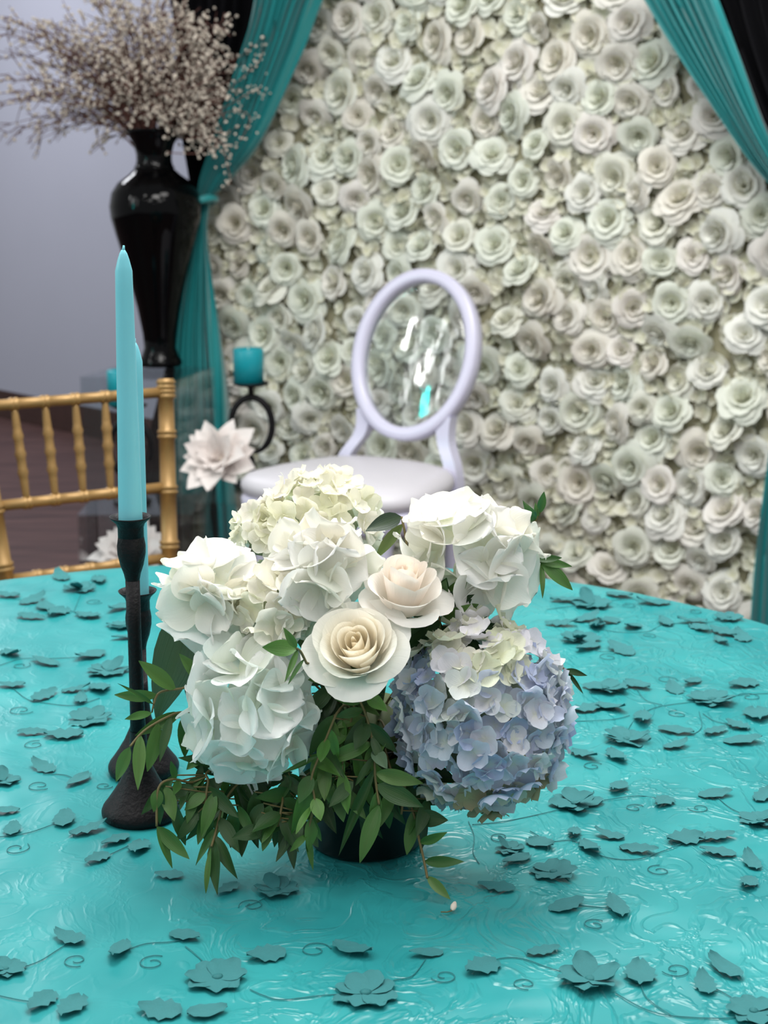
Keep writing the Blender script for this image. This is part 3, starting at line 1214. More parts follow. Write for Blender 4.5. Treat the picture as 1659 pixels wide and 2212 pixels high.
# circle through the visible far edge (least squares)
import numpy as np
TR = 0.80
cx_, cy_ = -0.1, 1.35
for _ in range(40):                      # best-fitting centre for that radius
    J = np.array([[(cx_ - p.x) / math.hypot(cx_ - p.x, cy_ - p.y), (cy_ - p.y) / math.hypot(cx_ - p.x, cy_ - p.y)] for p in TE])
    e_ = np.array([math.hypot(cx_ - p.x, cy_ - p.y) - TR for p in TE])
    d_ = np.linalg.lstsq(J, -e_, rcond=None)[0]
    cx_ += d_[0]
    cy_ += d_[1]
TC = Vector((cx_, cy_, 0))
tb = thing('round_table', 'round folding table hidden beneath the turquoise cloth', 'table', TC)
m = MB()
lathe(m, [(0, TZ - 0.03), (TR - 0.012, TZ - 0.03), (TR - 0.006, TZ - 0.022), (TR - 0.008, TZ - 0.005), (0, TZ - 0.005)], 64, None, False)
link('table_top', m.mesh('table_top', 'table_wood'), tb)
for i in range(4):
    a = math.pi / 4 + i * math.pi / 2
    m = MB()
    x, y = 0.66 * TR * math.cos(a), 0.66 * TR * math.sin(a)
    tube(m, [(x, y, 0), (x * 0.97, y * 0.97, TZ - 0.03)], 0.014, 10)
    link('leg', m.mesh('leg', 'steel_grey'), tb)

cl = thing('tablecloth', 'turquoise organza tablecloth with raised flowers, leaves and vines', 'tablecloth', (TC.x, TC.y, TZ))


def cloth_z(x, y):
    """gentle unevenness of the cloth lying on the table (local xy)"""
    q = Vector((x * 6 + y * 2.5, y * 9 - x * 2, 0.3))
    a = noise.noise(q) * 0.0016
    q2 = Vector((x * 22 + y * 16, y * 30 - x * 10, 4.0))
    n2 = 1 - abs(noise.noise(q2)) * 2
    wgt = 0.35 + 0.65 * min(1, max(0, (x + 0.1) * 3))
    return a + 0.0012 * wgt * n2


m = MB()
NA = 300
v = [(0, 0, 0)]
rings = []
rs = [TR * (i / 120) for i in range(1, 121)]
for r in rs:
    rings.append(len(v))
    for i in range(NA):
        a = math.tau * i / NA
        x, y = r * math.cos(a), r * math.sin(a)
        fade = 1 if r < TR * 0.97 else 0.3
        v.append((x, y, cloth_z(x, y) * fade - 0.003 * max(0, (r / TR - 0.985) / 0.015) ** 2))
for k in range(1, 17):
    q = k / 16
    rings.append(len(v))
    for i in range(NA):
        a = math.tau * i / NA
        fold = math.sin(a * 14 + 1.1 * math.sin(a * 3)) * 0.5 + 0.5
        r = TR + 0.006 * math.sqrt(q) + q ** 1.2 * (0.03 + 0.10 * fold)
        v.append((r * math.cos(a), r * math.sin(a), -0.004 - q * (TZ - 0.012)))
f = [(0, rings[0] + i, rings[0] + (i + 1) % NA) for i in range(NA)]
for k in range(len(rings) - 1):
    for i in range(NA):
        i2 = (i + 1) % NA
        f.append((rings[k] + i, rings[k + 1] + i, rings[k + 1] + i2, rings[k] + i2))
m.add(v, f)
link('cloth', m.mesh('cloth', 'cloth'), cl)

CLO = Vector(cl.location)


def on_cloth(px, py, lift=0.0):
    p = PZ(px, py, TZ) - CLO
    p.z = cloth_z(p.x, p.y) + lift
    return p


ra = random.Random(31)


def app_leaf_mesh(i):
    rnd = random.Random(i)
    nv = 9
    v, uv = [], []
    for j in range(nv):
        t_ = j / (nv - 1)
        wv = (0.23 + 0.05 * (i % 3)) * math.sin(math.pi * (0.04 + 0.93 * t_ ** 0.8)) ** 0.8
        wv *= 1 + (0.14 if j % 2 else -0.10)
        for u in (-1, -0.5, 0, 0.5, 1):
            v.append((t_ - 0.5, u * wv, 0.05 * abs(u) * (1 + 0.6 * rnd.uniform(-1, 1)) + (0.05 + 0.10 * (i % 2)) * (t_ - 0.35) ** 2 * 2))
            uv.append((0.5 + u / 2, t_))
    m = MB()
    m.add(v, grid_faces(5, nv), uv)
    return m.mesh('applique_leaf', 'organza_applique')


ALEAF = [app_leaf_mesh(i) for i in range(5)]


def app_petal_mesh(i):
    rnd = random.Random(50 + i)
    v, uv = [], []
    nu, nv = 5, 5
    for j in range(nv):
        t_ = j / (nv - 1)
        for q in range(nu):
            u = -1 + 2 * q / (nu - 1)
            wv = 0.37 * (0.3 + 0.7 * math.sin(math.pi * (0.05 + 0.72 * t_))) * (math.sqrt(max(0, 1 - (t_ * 0.97) ** 6)) * 0.6 + 0.4)
            v.append((0.08 + 0.92 * t_ * (1 - 0.12 * u * u), u * wv, 0.04 * t_ * t_ + 0.04 * u * u * t_ + 0.03 * rnd.uniform(-1, 1) * t_))
            uv.append((0.5 + u / 2, t_))
    m = MB()
    m.add(v, grid_faces(nu, nv), uv)
    return m.mesh('petal', 'organza_applique')


APET = [app_petal_mesh(i) for i in range(4)]
m = MB()
lathe(m, [(0.0, 0.0), (0.16, 0.0), (0.17, 0.04), (0.1, 0.08), (0.0, 0.09)], 10, None, False)
ACEN = m.mesh('flower_centre', 'organza_centre')


def plane_scale(px, py):
    return (PZ(px + 1, py, TZ) - PZ(px, py, TZ)).length


def app_flower(px, py, wpx):
    R = wpx * plane_scale(px, py) / 2
    p = on_cloth(px, py, 0.0015)
    M = Matrix.Translation(p) @ Matrix.Rotation(ra.gauss(0, 0.05), 4, 'X') @ Matrix.Rotation(ra.gauss(0, 0.05), 4, 'Y')
    cen = link('applique_flower', ACEN, cl, M @ Matrix.Diagonal((R, R, R, 1)))
    n = ra.choice([7, 8, 8])
    a0 = ra.uniform(0, 6)
    for i in range(n):
        a = a0 + math.tau * i / n + ra.uniform(-.08, .08)
        el = ra.choice([0.0, 0.03, 0.05, 0.08, 0.12]) if ra.random() < 0.9 else ra.uniform(0.3, 0.7)
        Mp = Matrix.Rotation(a, 4, 'Z') @ Matrix.Rotation(-el, 4, 'Y') @ Matrix.Rotation(ra.uniform(-.15, .15), 4, 'X')
        s_ = ra.uniform(0.92, 1.06)
        link('petal', ra.choice(APET), cen, Matrix.Translation((0, 0, 0.012 * (i % 3))) @ Mp @ Matrix.Diagonal((s_, s_, s_, 1)))
    return cen


FLW = [(235, 1452, 98), (195, 1557, 102), (172, 1275, 78), (268, 1353, 80), (8, 1690, 74), (470, 2115, 142), (12, 2097, 92), (790, 2152, 152),
       (1275, 2122, 148), (1628, 2190, 125), (1195, 1890, 104), (1243, 1738, 122), (1642, 1777, 100), (1538, 1515, 108), (1354, 1600, 110),
       (1308, 1490, 104), (1252, 1385, 92), (1278, 1309, 90), (1575, 1338, 66), (598, 1928, 105), (1100, 1838, 70)]
for q in FLW:
    app_flower(*q)
LFS = [(15, 1290), (72, 1300), (98, 1313), (68, 1336), (125, 1326), (190, 1333), (258, 1318), (272, 1380), (132, 1249), (215, 1256), (25, 1416), (98, 1434), (195, 1420), (24, 1484), (97, 1506),
       (165, 1494), (216, 1490), (175, 1514), (70, 1587), (138, 1593), (93, 1662), (170, 1690), (6, 1758), (28, 1796), (140, 1775), (192, 1800),
       (210, 1860), (300, 1838), (250, 1822), (365, 1897), (492, 1928), (150, 2030), (258, 2058), (400, 2026), (575, 2068), (90, 2170), (155, 2182),
       (345, 2190), (448, 2192), (762, 2058), (920, 2064), (1040, 2098), (1174, 2060), (1382, 2112), (1565, 2100), (1522, 2136), (1225, 1962),
       (1332, 1963), (1072, 1925), (1168, 1828), (1240, 1808), (1275, 1840), (1316, 1810), (1380, 1843), (1480, 1818), (1548, 1815), (1550, 1848),
       (1622, 1866), (1616, 1916), (1335, 1706), (1434, 1735), (1545, 1720), (1652, 1722), (1262, 1636), (1332, 1640), (1262, 1535), (1320, 1533), (1388, 1557),
       (1460, 1583), (1460, 1617), (1546, 1585), (1592, 1573), (1604, 1606), (1636, 1550), (1376, 1484), (1494, 1478), (1456, 1490), (1605, 1482), (1212, 1353),
       (1268, 1341), (1313, 1346), (1366, 1356), (1437, 1347), (1512, 1361), (1290, 1356), (1563, 1370), (1602, 1381), (1558, 1391), (1225, 1301), (1338, 1290),
       (1411, 1305), (1340, 1407), (1269, 1404), (1115, 1865), (1495, 1347), (1290, 1990), (1260, 2205), (1010, 1990)]
for i, (x, y) in enumerate(LFS[:-3]):
    sc_ = plane_scale(x, y)
    L = ra.uniform(62, 88) * sc_ * (1.2 if y > 1950 else 1.0)
    if y < 1400:
        L *= 0.85
    M = Matrix.Translation(on_cloth(x, y, 0.002)) @ Matrix.Rotation(ra.uniform(0, 6.28), 4, 'Z') @ Matrix.Rotation(ra.uniform(-.12, .05), 4, 'Y') @ Matrix.Rotation(ra.uniform(-.1, .1), 4, 'X') @ Matrix.Diagonal((L, L, L, 1))
    link('applique_leaf', ra.choice(ALEAF), cl, M)

VINES = [[(0, 1295), (72, 1300), (125, 1315), (190, 1330)], [(175, 1285), (165, 1310), (162, 1325), (190, 1333)], [(0, 1440), (50, 1425), (120, 1424), (195, 1420)],
         [(30, 1490), (60, 1512), (97, 1520), (160, 1525), (215, 1510)], [(70, 1587), (140, 1592), (195, 1560)], [(93, 1675), (140, 1677), (170, 1690)], [(0, 1810), (60, 1803), (115, 1785), (145, 1775)],
         [(20, 2100), (80, 2080), (120, 2055), (150, 2035)], [(258, 2060), (310, 2040), (370, 2036), (400, 2030)], [(400, 2045), (425, 2065), (470, 2110)], [(0, 2155), (45, 2165), (90, 2170)],
         [(540, 2140), (570, 2155), (610, 2165), (700, 2155), (790, 2150)], [(790, 2150), (850, 2125), (890, 2115), (920, 2075)], [(1040, 2095), (1080, 2075), (1130, 2075), (1190, 2095), (1275, 2120)],
         [(1330, 2150), (1390, 2185), (1450, 2200), (1560, 2205), (1628, 2195)], [(1382, 2112), (1395, 2160), (1450, 2200)], [(1520, 2135), (1560, 2150), (1620, 2185)], [(1145, 1800), (1190, 1820), (1240, 1822), (1300, 1855), (1370, 1862), (1430, 1845), (1500, 1815)],
         [(1240, 1738), (1310, 1730), (1380, 1720), (1434, 1728)], [(1545, 1720), (1580, 1750), (1640, 1775)], [(1245, 1960), (1280, 1962), (1310, 1965)], [(1020, 1785), (1085, 1780), (1180, 1760), (1240, 1740)],
         [(1354, 1600), (1360, 1570), (1385, 1545), (1430, 1528), (1538, 1515)], [(1375, 1490), (1395, 1515), (1430, 1525)], [(1538, 1515), (1590, 1505), (1659, 1500)], [(1510, 1540), (1515, 1575), (1490, 1590), (1460, 1590)],
         [(1518, 1545), (1540, 1560), (1570, 1568), (1592, 1573)], [(1278, 1309), (1320, 1300), (1370, 1297), (1411, 1305)], [(1290, 1360), (1340, 1368), (1400, 1364), (1437, 1350), (1512, 1348), (1580, 1340)], [(1230, 1562), (1320, 1558), (1360, 1548)],
         [(600, 1925), (560, 1950), (530, 1962)], [(1012, 1778), (1024, 1810), (1022, 1845), (1035, 1868)], [(215, 1860), (260, 1840), (300, 1820)], [(1262, 1405), (1300, 1410), (1340, 1407)], [(1180, 1320), (1230, 1312), (1278, 1309)]]
for q in VINES:
    m = MB()
    tube(m, smooth_pts([on_cloth(x, y, 0.001) for x, y in q], 8), 0.00038, 5)
    link('vine', m.mesh('vine', 'vine_thread'), cl)
CURL = [(45, 1535, 30), (75, 1612, 26), (205, 1302, 22), (85, 1700, 28), (35, 1835, 30), (225, 1700, 20), (45, 1440, 22), (165, 2075, 30), (330, 2080, 34), (680, 2055, 36), (1135, 2130, 30), (1460, 2100, 34),
        (1425, 1885, 30), (1370, 1745, 22), (1510, 1748, 24), (1285, 2000, 28), (1465, 1545, 24), (1440, 1470, 24), (1620, 1508, 26), (1315, 1422, 24), (1280, 1658, 24), (1355, 1310, 20), (1500, 1324, 18), (1400, 1375, 18), (1080, 1812, 24), (545, 1960, 30), (960, 2115, 30)]
for (x, y, w_) in CURL:
    c0 = PZ(x, y, TZ) - CLO
    R = w_ * plane_scale(x, y)
    a0 = ra.uniform(0, 6.28)
    sg = ra.choice([-1, 1])
    pts_ = []
    for k in range(26):
        q = k / 25
        a = a0 + sg * q * 7.5
        r = R * (1.0 - 0.72 * q)
        x_, y_ = c0.x + r * math.cos(a), c0.y + r * math.sin(a)
        pts_.append((x_, y_, cloth_z(x_, y_) + 0.001))
    m = MB()
    tube(m, pts_, 0.00038, 5)
    link('vine', m.mesh('vine', 'vine_thread'), cl)

# ------------------------------------------------------------------ taper candles and holders
def taper_set(bx, by_, rim_py, tip, k, lab_h, lab_c, base_w, lean=(0, 0)):
    b = PZ(bx, by_, TZ)
    b = Vector((b.x, b.y, TZ + 0.002))
    s_ = (b - CAM).dot(FWD) / FPX
    rim = P(bx, rim_py, b.y).z - b.z
    t = thing('taper_holder', lab_h, 'candle holder', b, 'black taper candle holders')
    R = base_w * s_ / 2
    m = MB()
    lathe(m, [(0, 0), (R * 0.97, 0), (R, 0.003), (R, 0.006), (R * 0.95, 0.010), (R * 0.86, 0.014), (R * 0.70, 0.022), (R * 0.52, 0.032), (R * 0.36, 0.044), (R * 0.26, 0.056), (0.0075, 0.072), (0.0072, 0.08)], 40, None, False)
    link('base', m.mesh('base', 'black_iron'), t)
    m = MB()
    zc = rim - 0.056
    lathe(m, [(0.0073, 0.07), (0.0066, 0.10), (0.0060, zc * 0.8), (0.0064, zc)], 20)
    link('stem', m.mesh('stem', 'black_iron'), t)
    m = MB()
    lathe(m, [(0.0062, zc), (0.0074, zc + 0.006), (0.0102, zc + 0.014), (0.0122, zc + 0.024), (0.0124, zc + 0.031), (0.0112, zc + 0.039), (0.0104, zc + 0.045), (0.0125, zc + 0.051), (0.0172, zc + 0.0555), (0.0182, zc + 0.0572),
              (0.0172, zc + 0.0572), (0.0128, zc + 0.053), (0.0112, zc + 0.049), (0.0112, zc + 0.034), (0.0, zc + 0.034)], 32, None, False)
    link('cup', m.mesh('cup', 'black_iron'), t)
    z0 = rim - 0.0205
    top = P(tip[0], tip[1], b.y)
    top = top - (b + Vector((0, 0, z0)))
    L = top.z
    c = thing('taper_candle', lab_c, 'candle', (b.x, b.y, b.z + z0), 'turquoise taper candles')
    sh = Matrix.Identity(4)
    sh[0][2] = top.x / L + lean[0]
    sh[1][2] = lean[1]
    m = MB()
    pr = [(0, 0), (0.0100, 0.0)]
    n = 14
    for i in range(n + 1):
        q = i / n
        pr.append((0.0106 - 0.0034 * q, 0.004 + (L - 0.022) * q))
    pr += [(0.0062, L - 0.014), (0.0050, L - 0.009), (0.0034, L - 0.004), (0.0018, L - 0.001), (0, L)]
    lathe(m, pr, 28, sh, False)
    link('wax', m.mesh('wax', 'taper_wax'), c)
    m = MB()
    tube(m, [sh @ Vector((0, 0, L - 0.003)), sh @ Vector((0.0006, 0, L + 0.003))], [0.0018, 0.0008], 6)
    link('wick', m.mesh('wick', 'taper_wax'), c)
    return b


taper_set(305, 1763, 1118, (266, 538), 1, 'taller black taper candle holder in front with flared foot', 'taller turquoise taper candle standing in the front holder', 168)
taper_set(311, 1668, 1278, (290, 738), 2, 'shorter black taper candle holder behind the taller one', 'turquoise taper candle mostly hidden behind the front candle', 152)

# ------------------------------------------------------------------ bouquet: pot, blooms, leaves
PB = PZ(790, 1815, TZ)
PB = Vector((PB.x, PB.y, TZ + 0.002))
YP = PB.y
pot = thing('flower_pot', 'round black pot under the white and blue flowers', 'pot', PB)
m = MB()
lathe(m, [(0, 0), (0.048, 0), (0.050, 0.003), (0.056, 0.05), (0.062, 0.098), (0.0635, 0.102), (0.0605, 0.102), (0.056, 0.09), (0.0, 0.085)], 48, None, False)
link('body', m.mesh('body', 'black_pot'), pot)
m = MB()
lathe(m, [(0.0, 0.084), (0.054, 0.086), (0.048, 0.105), (0.03, 0.125), (0, 0.13)], 24, None, False)
link('floral_foam', m.mesh('floral_foam', 'green_stem'), pot)
FOAM = PB + Vector((0, 0, 0.10))


def stem_to(t, c, r=0.003):
    st_ = FOAM + (Vector((c.x, c.y, FOAM.z)) - FOAM) * 0.25
    m = MB()
    tube(m, smooth_pts([st_ - t.location, (st_ * 0.5 + c * 0.5) - t.location + Vector((0, 0, 0.01)), c - t.location], 5), r, 6)
    link('stem', m.mesh('stem', 'green_stem'), t)


CAMV = lambda c: (CAM - c).normalized()

PETW = []


def broad_petal(i, wid=0.62):
    rnd = random.Random(300 + i)
    nu, nv = 9, 10
    v, uv = [], []
    ph = rnd.uniform(0, 6.28)
    ph2 = rnd.uniform(0, 6.28)
    k = rnd.uniform(2.0, 4.2)
    ruff = rnd.uniform(0.03, 0.09)
    curl = rnd.uniform(-0.25, 0.35)
    for j in range(nv):
        t_ = 1 - (1 - j / (nv - 1)) ** 1.35
        for q in range(nu):
            u = -1 + 2 * q / (nu - 1)
            te = t_ * (1 - 0.10 * abs(u) ** 2.5 * t_)
            wv = wid * (0.16 + 0.84 * math.sin(math.pi * (0.02 + 0.66 * t_ ** 0.9))) * math.sqrt(max(0.0, 1 - 0.93 * t_ ** 5))
            x = te * (1 + 0.05 * math.sin(k * 1.3 * u + ph2) * t_)
            z = curl * te * te + 0.20 * u * u * math.sin(math.pi * t_) + ruff * math.sin(k * u + ph) * t_ ** 1.6 - 0.10 * math.sin(math.pi * te)
            v.append((x, u * wv, z))
            uv.append((0.5 + u / 2, t_))
    m = MB()
    m.add(v, grid_faces(nu, nv), uv)
    return m.mesh('petal', 'petal')


BP = [broad_petal(i, 0.5 + 0.05 * (i % 5)) for i in range(10)]


def sphere_dirs(n, face, spread, rnd, jitter=0.12):
    """n roughly even directions within 'spread' radians of face"""
    M = frame_z(face)
    out = []
    zmin = math.cos(spread)
    for i in range(n):
        z = 1 - (1 - zmin) * (i + 0.5) / n
        a = i * 2.399963 + rnd.uniform(-jitter, jitter)
        r = math.sqrt(max(0, 1 - z * z))
        d = M.to_3x3() @ Vector((r * math.cos(a), r * math.sin(a), z))
        out.append((d + Vector((rnd.gauss(0, jitter), rnd.gauss(0, jitter), rnd.gauss(0, jitter))) * 0.6).normalized())
    return out


def broad_bloom(name, label, cat, c, face, R, nflo, L, cols, seed, squash=(1, 1, 1), spread=1.9, group=None, npet=4):
    rnd = random.Random(seed)
    t = thing(name, label, cat, c, group)
    for d in sphere_dirs(nflo, face, spread, rnd):
        pos = Vector((d.x * squash[0], d.y * squash[1], d.z * squash[2])) * R * rnd.uniform(0.72, 0.98)
        M = frame_z(d, pos - d * L * 0.25, rnd.uniform(0, 6.28))
        for i in range(npet):
            a = math.tau * i / npet + rnd.uniform(-.25, .25)
            el = rnd.uniform(0.1, 0.75)
            l = L * rnd.uniform(0.8, 1.15)
            Mp = M @ Matrix.Rotation(a, 4, 'Z') @ Matrix.Rotation(-el, 4, 'Y') @ Matrix.Rotation(rnd.uniform(-.35, .35), 4, 'X') @ Matrix.Diagonal((l, l, l, 1))
            link('petal', rnd.choice(BP), t, Mp, lin(rnd.choice(cols)))
    stem_to(t, c)
    return t


FLO = [floret_geo(random.Random(400 + i), 4 if i % 4 else 5, 1.0, 5, 5, 0.56, 0.35, 0.07).mesh('floret', 'petal') for i in range(8)]


def hydrangea(name, label, c, face, R, n, L, colfn, seed, squash=(1, 1, 1), spread=2.2, group=None):
    rnd = random.Random(seed)
    t = thing(name, label, 'flower', c, group)
    for d in sphere_dirs(n, face, spread, rnd, 0.08):
        pos = Vector((d.x * squash[0], d.y * squash[1], d.z * squash[2])) * R * rnd.uniform(0.88, 1.04)
        dd = (d + Vector((rnd.gauss(0, .3), rnd.gauss(0, .3), rnd.gauss(0, .3)))).normalized()
        l = L * rnd.uniform(0.8, 1.2)
        M = frame_z(dd, pos, rnd.uniform(0, 6.28)) @ Matrix.Diagonal((l, l, l, 1))
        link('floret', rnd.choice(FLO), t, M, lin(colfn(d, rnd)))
    m = MB()
    lathe(m, [(0.0, -R * 0.62), (R * 0.45, -R * 0.5), (R * 0.66, 0), (R * 0.5, R * 0.5), (0, R * 0.66)], 16, Matrix.Diagonal((squash[0], squash[1], squash[2], 1)), False)
    link('core', m.mesh('core', 'floret_eye'), t)
    stem_to(t, c)
    return t


WHITES = [(250, 249, 243), (251, 250, 247), (247, 249, 240), (249, 246, 236)]
COOLW = [(250, 251, 249), (244, 250, 246), (246, 250, 240), (251, 251, 249)]


def cream(d, r):
    return r.choice([(250, 247, 236), (248, 246, 230), (251, 248, 240), (244, 243, 222), (250, 246, 236)])


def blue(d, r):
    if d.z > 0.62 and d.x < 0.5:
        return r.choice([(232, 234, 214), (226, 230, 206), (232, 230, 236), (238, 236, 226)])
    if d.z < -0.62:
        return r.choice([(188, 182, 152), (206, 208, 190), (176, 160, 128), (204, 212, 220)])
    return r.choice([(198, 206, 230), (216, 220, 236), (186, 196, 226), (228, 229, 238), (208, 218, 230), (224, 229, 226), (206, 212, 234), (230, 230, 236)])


hydrangea('white_hydrangea', 'cream white hydrangea with greenish eyes at the top back of the bouquet', P(692, 1135, YP + 0.05), (0, -0.55, 0.85), 0.046, 84, 0.0135, cream, 1, (1.08, 1, 0.95))
hydrangea('white_hydrangea', 'small pale green hydrangea head at the upper left back of the bouquet', P(578, 1158, YP + 0.045), (-0.3, -0.65, 0.7), 0.029, 46, 0.0115, cream, 2)
hydrangea('white_hydrangea', 'cream hydrangea tuft between the big left bloom and the open rose', P(600, 1310, YP - 0.045), (-0.1, -0.9, 0.4), 0.030, 34, 0.0150, cream, 3)
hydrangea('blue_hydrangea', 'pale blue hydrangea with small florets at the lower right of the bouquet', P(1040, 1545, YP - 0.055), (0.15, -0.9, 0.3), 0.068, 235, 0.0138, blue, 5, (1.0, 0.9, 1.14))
broad_bloom('ruffled_bloom', 'large ruffled white bloom at the left of the bouquet beside the candles', 'flower', P(462, 1288, YP - 0.03), (-0.40, -0.82, 0.3), 0.033, 9, 0.037, WHITES, 11, spread=1.7)
broad_bloom('ruffled_bloom', 'large white bloom in the middle top of the bouquet', 'flower', P(695, 1235, YP - 0.035), (0.0, -0.75, 0.65), 0.038, 10, 0.038, WHITES, 12, spread=1.6)
broad_bloom('ruffled_bloom', 'large white bloom at the upper right of the bouquet below the leafy sprig', 'flower', P(1005, 1200, YP + 0.0), (0.2, -0.8, 0.45), 0.050, 14, 0.039, WHITES, 13, (1.1, 0.9, 0.9), 1.9)
broad_bloom('ruffled_bloom', 'large ruffled white bloom at the lower left of the bouquet', 'flower', P(545, 1545, YP - 0.07), (-0.15, -0.95, 0.0), 0.050, 15, 0.036, COOLW, 14, (1.0, 0.8, 1.15), 1.9)


def open_rose(label, c, face, R, layers, seed, c_in, c_out, roll=0.0):
    t = thing('garden_rose', label, 'rose', c)
    rnd = random.Random(seed)
    M = frame_z(face, (0, 0, 0), roll) @ Matrix.Diagonal((R, R, R, 1)) @ Matrix.Translation((0, 0, -0.45))
    for (v, f, uv, k) in rose_petals(layers, 11, 9, rnd):
        m = MB()
        m.add(v, f, [(a, min(1, b * 0.7 + 0.5 * k)) for a, b in uv], M)
        col = tuple(a * (1 - k) + b * k for a, b in zip(c_in, c_out))
        link('petal', m.mesh('petal', 'rose_petal'), t, None, lin(col))
    m = MB()
    M2 = M @ Matrix.Translation((0, 0, -0.06))
    lathe(m, [(0.0, 0.0), (0.2, 0.02), (0.28, 0.14), (0.1, 0.2), (0, 0.2)], 12, M2, False)
    link('calyx', m.mesh('calyx', 'green_stem'), t)
    stem_to(t, c - Vector(face).normalized() * R * 0.3)
    return t


LAY = [(0.10, 0.90, 2, 2.1, -0.05, 0), (0.22, 0.95, 2, 2.0, -0.05, 0), (0.35, 0.98, 3, 1.45, -0.04, 0), (0.49, 1.0, 3, 1.35, -0.01, 0), (0.63, 1.0, 3, 1.3, 0.04, 0), (0.78, 0.93, 4, 1.05, 0.12, 0), (0.90, 0.74, 5, 0.9, 0.24, -0.02)]
open_rose('open cream rose at the centre front of the bouquet', P(772, 1405, YP - 0.10), (-0.16, -0.68, 0.71), 0.0380, LAY, 3, (252, 243, 222), (251, 249, 242))
LAY2 = [(0.06, 1.22, 2, 1.9, -0.02, 0), (0.15, 1.25, 3, 1.4, -0.03, 0), (0.27, 1.26, 3, 1.3, -0.03, 0), (0.40, 1.25, 3, 1.25, 0.0, 0), (0.54, 1.15, 3, 1.2, 0.05, 0), (0.66, 0.85, 4, 1.0, 0.16, 0), (0.74, 0.55, 4, 0.9, 0.28, 0)]
open_rose('half-open blush white rosebud right of the middle bloom', P(872, 1285, YP - 0.065), (0.12, -0.36, 0.92), 0.038, LAY2, 8, (249, 238, 226), (250, 246, 240))


# ---- leaves
def leaf_mesh(i):
    rnd = random.Random(700 + i)
    nv = 9
    v, uv = [], []
    bend = rnd.uniform(-0.18, 0.22)
    tw = rnd.uniform(-0.5, 0.5)
    for j in range(nv):
        t_ = j / (nv - 1)
        wv = 0.5 * (math.sin(math.pi * t_ ** 0.85) ** 0.85) * (1 - 0.18 * t_) if 0 < j < nv - 1 else 0.012
        for u in (-1, -0.5, 0, 0.5, 1):
            y = u * wv
            z = 0.16 * abs(u) * wv * 2 + bend * 0.6 * math.sin(math.pi * t_) + 0.03 * math.sin(5 * t_ + u * 2 + i)
            a = tw * (t_ - 0.5)
            v.append((t_, y * math.cos(a) , (z * 0.5 + y * math.sin(a))))
            uv.append((0.5 + u / 2, 0.25 + 0.75 * abs(u)))
    m = MB()
    m.add(v, grid_faces(5, nv), uv)
    return m.mesh('leaf', 'leaf')


LEAF = [leaf_mesh(i) for i in range(7)]
rl = random.Random(77)
GREENS = [(62, 104, 44), (54, 96, 42), (74, 116, 50), (48, 84, 40), (84, 120, 56), (44, 78, 36)]


def place_leaf(t, b, tip, w_, col=None, facing=None):
    d = tip - b
    L = d.length
    x = d / L
    mid = (b + tip) / 2
    n = facing or (CAMV(mid) + Vector((rl.gauss(0, .35), rl.gauss(0, .2), rl.gauss(0.25, .35)))).normalized()
    z = (n - x * n.dot(x)).normalized()
    y = z.cross(x)
    M = Matrix.Translation(-Vector(t.location)) @ basis(x, y, z, b) @ Matrix.Diagonal((L, w_, L * 0.6, 1))
    link('leaf', rl.choice(LEAF), t, M, lin(col or rl.choice(GREENS)))


def LP(px, py, dY):
    p = P(px, py, YP + dY)
    if p.z < TZ + 0.006:
        p = PZ(px, py, TZ + 0.006)
    return p


def sprig(label, stem, leaves, dY, conv=None, name='leafy_sprig', cols=None, thick=0.0011, root=True):
    """stem and leaves in photo pixels; every leaf = (base x, base y, tip x, tip y, width)"""
    cv = conv or (lambda x, y: (x, y))
    n = len(stem)
    dd = dY if hasattr(dY, '__len__') else (dY, dY)
    sp = []
    for i, (x, y) in enumerate(stem):
        q = i / max(1, n - 1)
        sp.append(LP(*cv(x, y), dd[0] + (dd[1] - dd[0]) * q))
    t = thing(name, label, 'leaves', sp[0])
    loc = Vector(t.location)
    pts_ = [q - loc for q in smooth_pts(sp, 6)]
    if root:
        st_ = FOAM + (sp[0] - FOAM) * 0.15
        pts_ = [q for q in smooth_pts([st_ - loc, (st_ - loc) * 0.4 + Vector((0, 0, 0.012)), Vector((0, 0, 0))], 4)][:-1] + pts_
    m = MB()
    tube(m, pts_, thick, 5)
    link('stem', m.mesh('stem', 'brown_stem'), t)
    s0 = sp
    for L in leaves:
        bx, by_, tx, ty, wd = L[:5]
        k = 1.0
        b = cv(bx, by_)
        e = cv(tx, ty)
        wpx = wd / (cv.k if hasattr(cv, 'k') else 1)
        # depth of the leaf's foot: that of the nearest point of the stem
        bestd, bp = 1e9, s0[0]
        dens = smooth_pts(s0, 5)
        for q in dens:
            x, y = to_px(q)
            dq = math.hypot(x - b[0], y - b[1])
            if dq < bestd:
                bestd, bp = dq, q
        dy = bp.y - YP
        pb = bp.copy() if bestd < 16 else LP(*b, dy)
        pt = LP(*e, dy - rl.uniform(-0.004, 0.022))
        if bestd >= 5:
            m = MB()
            tube(m, [bp - loc, pb - loc], 0.0007, 4)
            link('leaf_stalk', m.mesh('leaf_stalk', 'brown_stem'), t)
        sc_ = ((pb + pt) / 2 - CAM).dot(FWD) / FPX
        place_leaf(t, pb, pt, wpx * sc_, L[5] if len(L) > 5 else (rl.choice(cols) if cols else None))
    return t


class CV:
    def __init__(s, k, ox, oy):
        s.k, s.ox, s.oy = k, ox, oy

    def __call__(s, x, y):
        return (s.ox + x / s.k, s.oy + y / s.k)


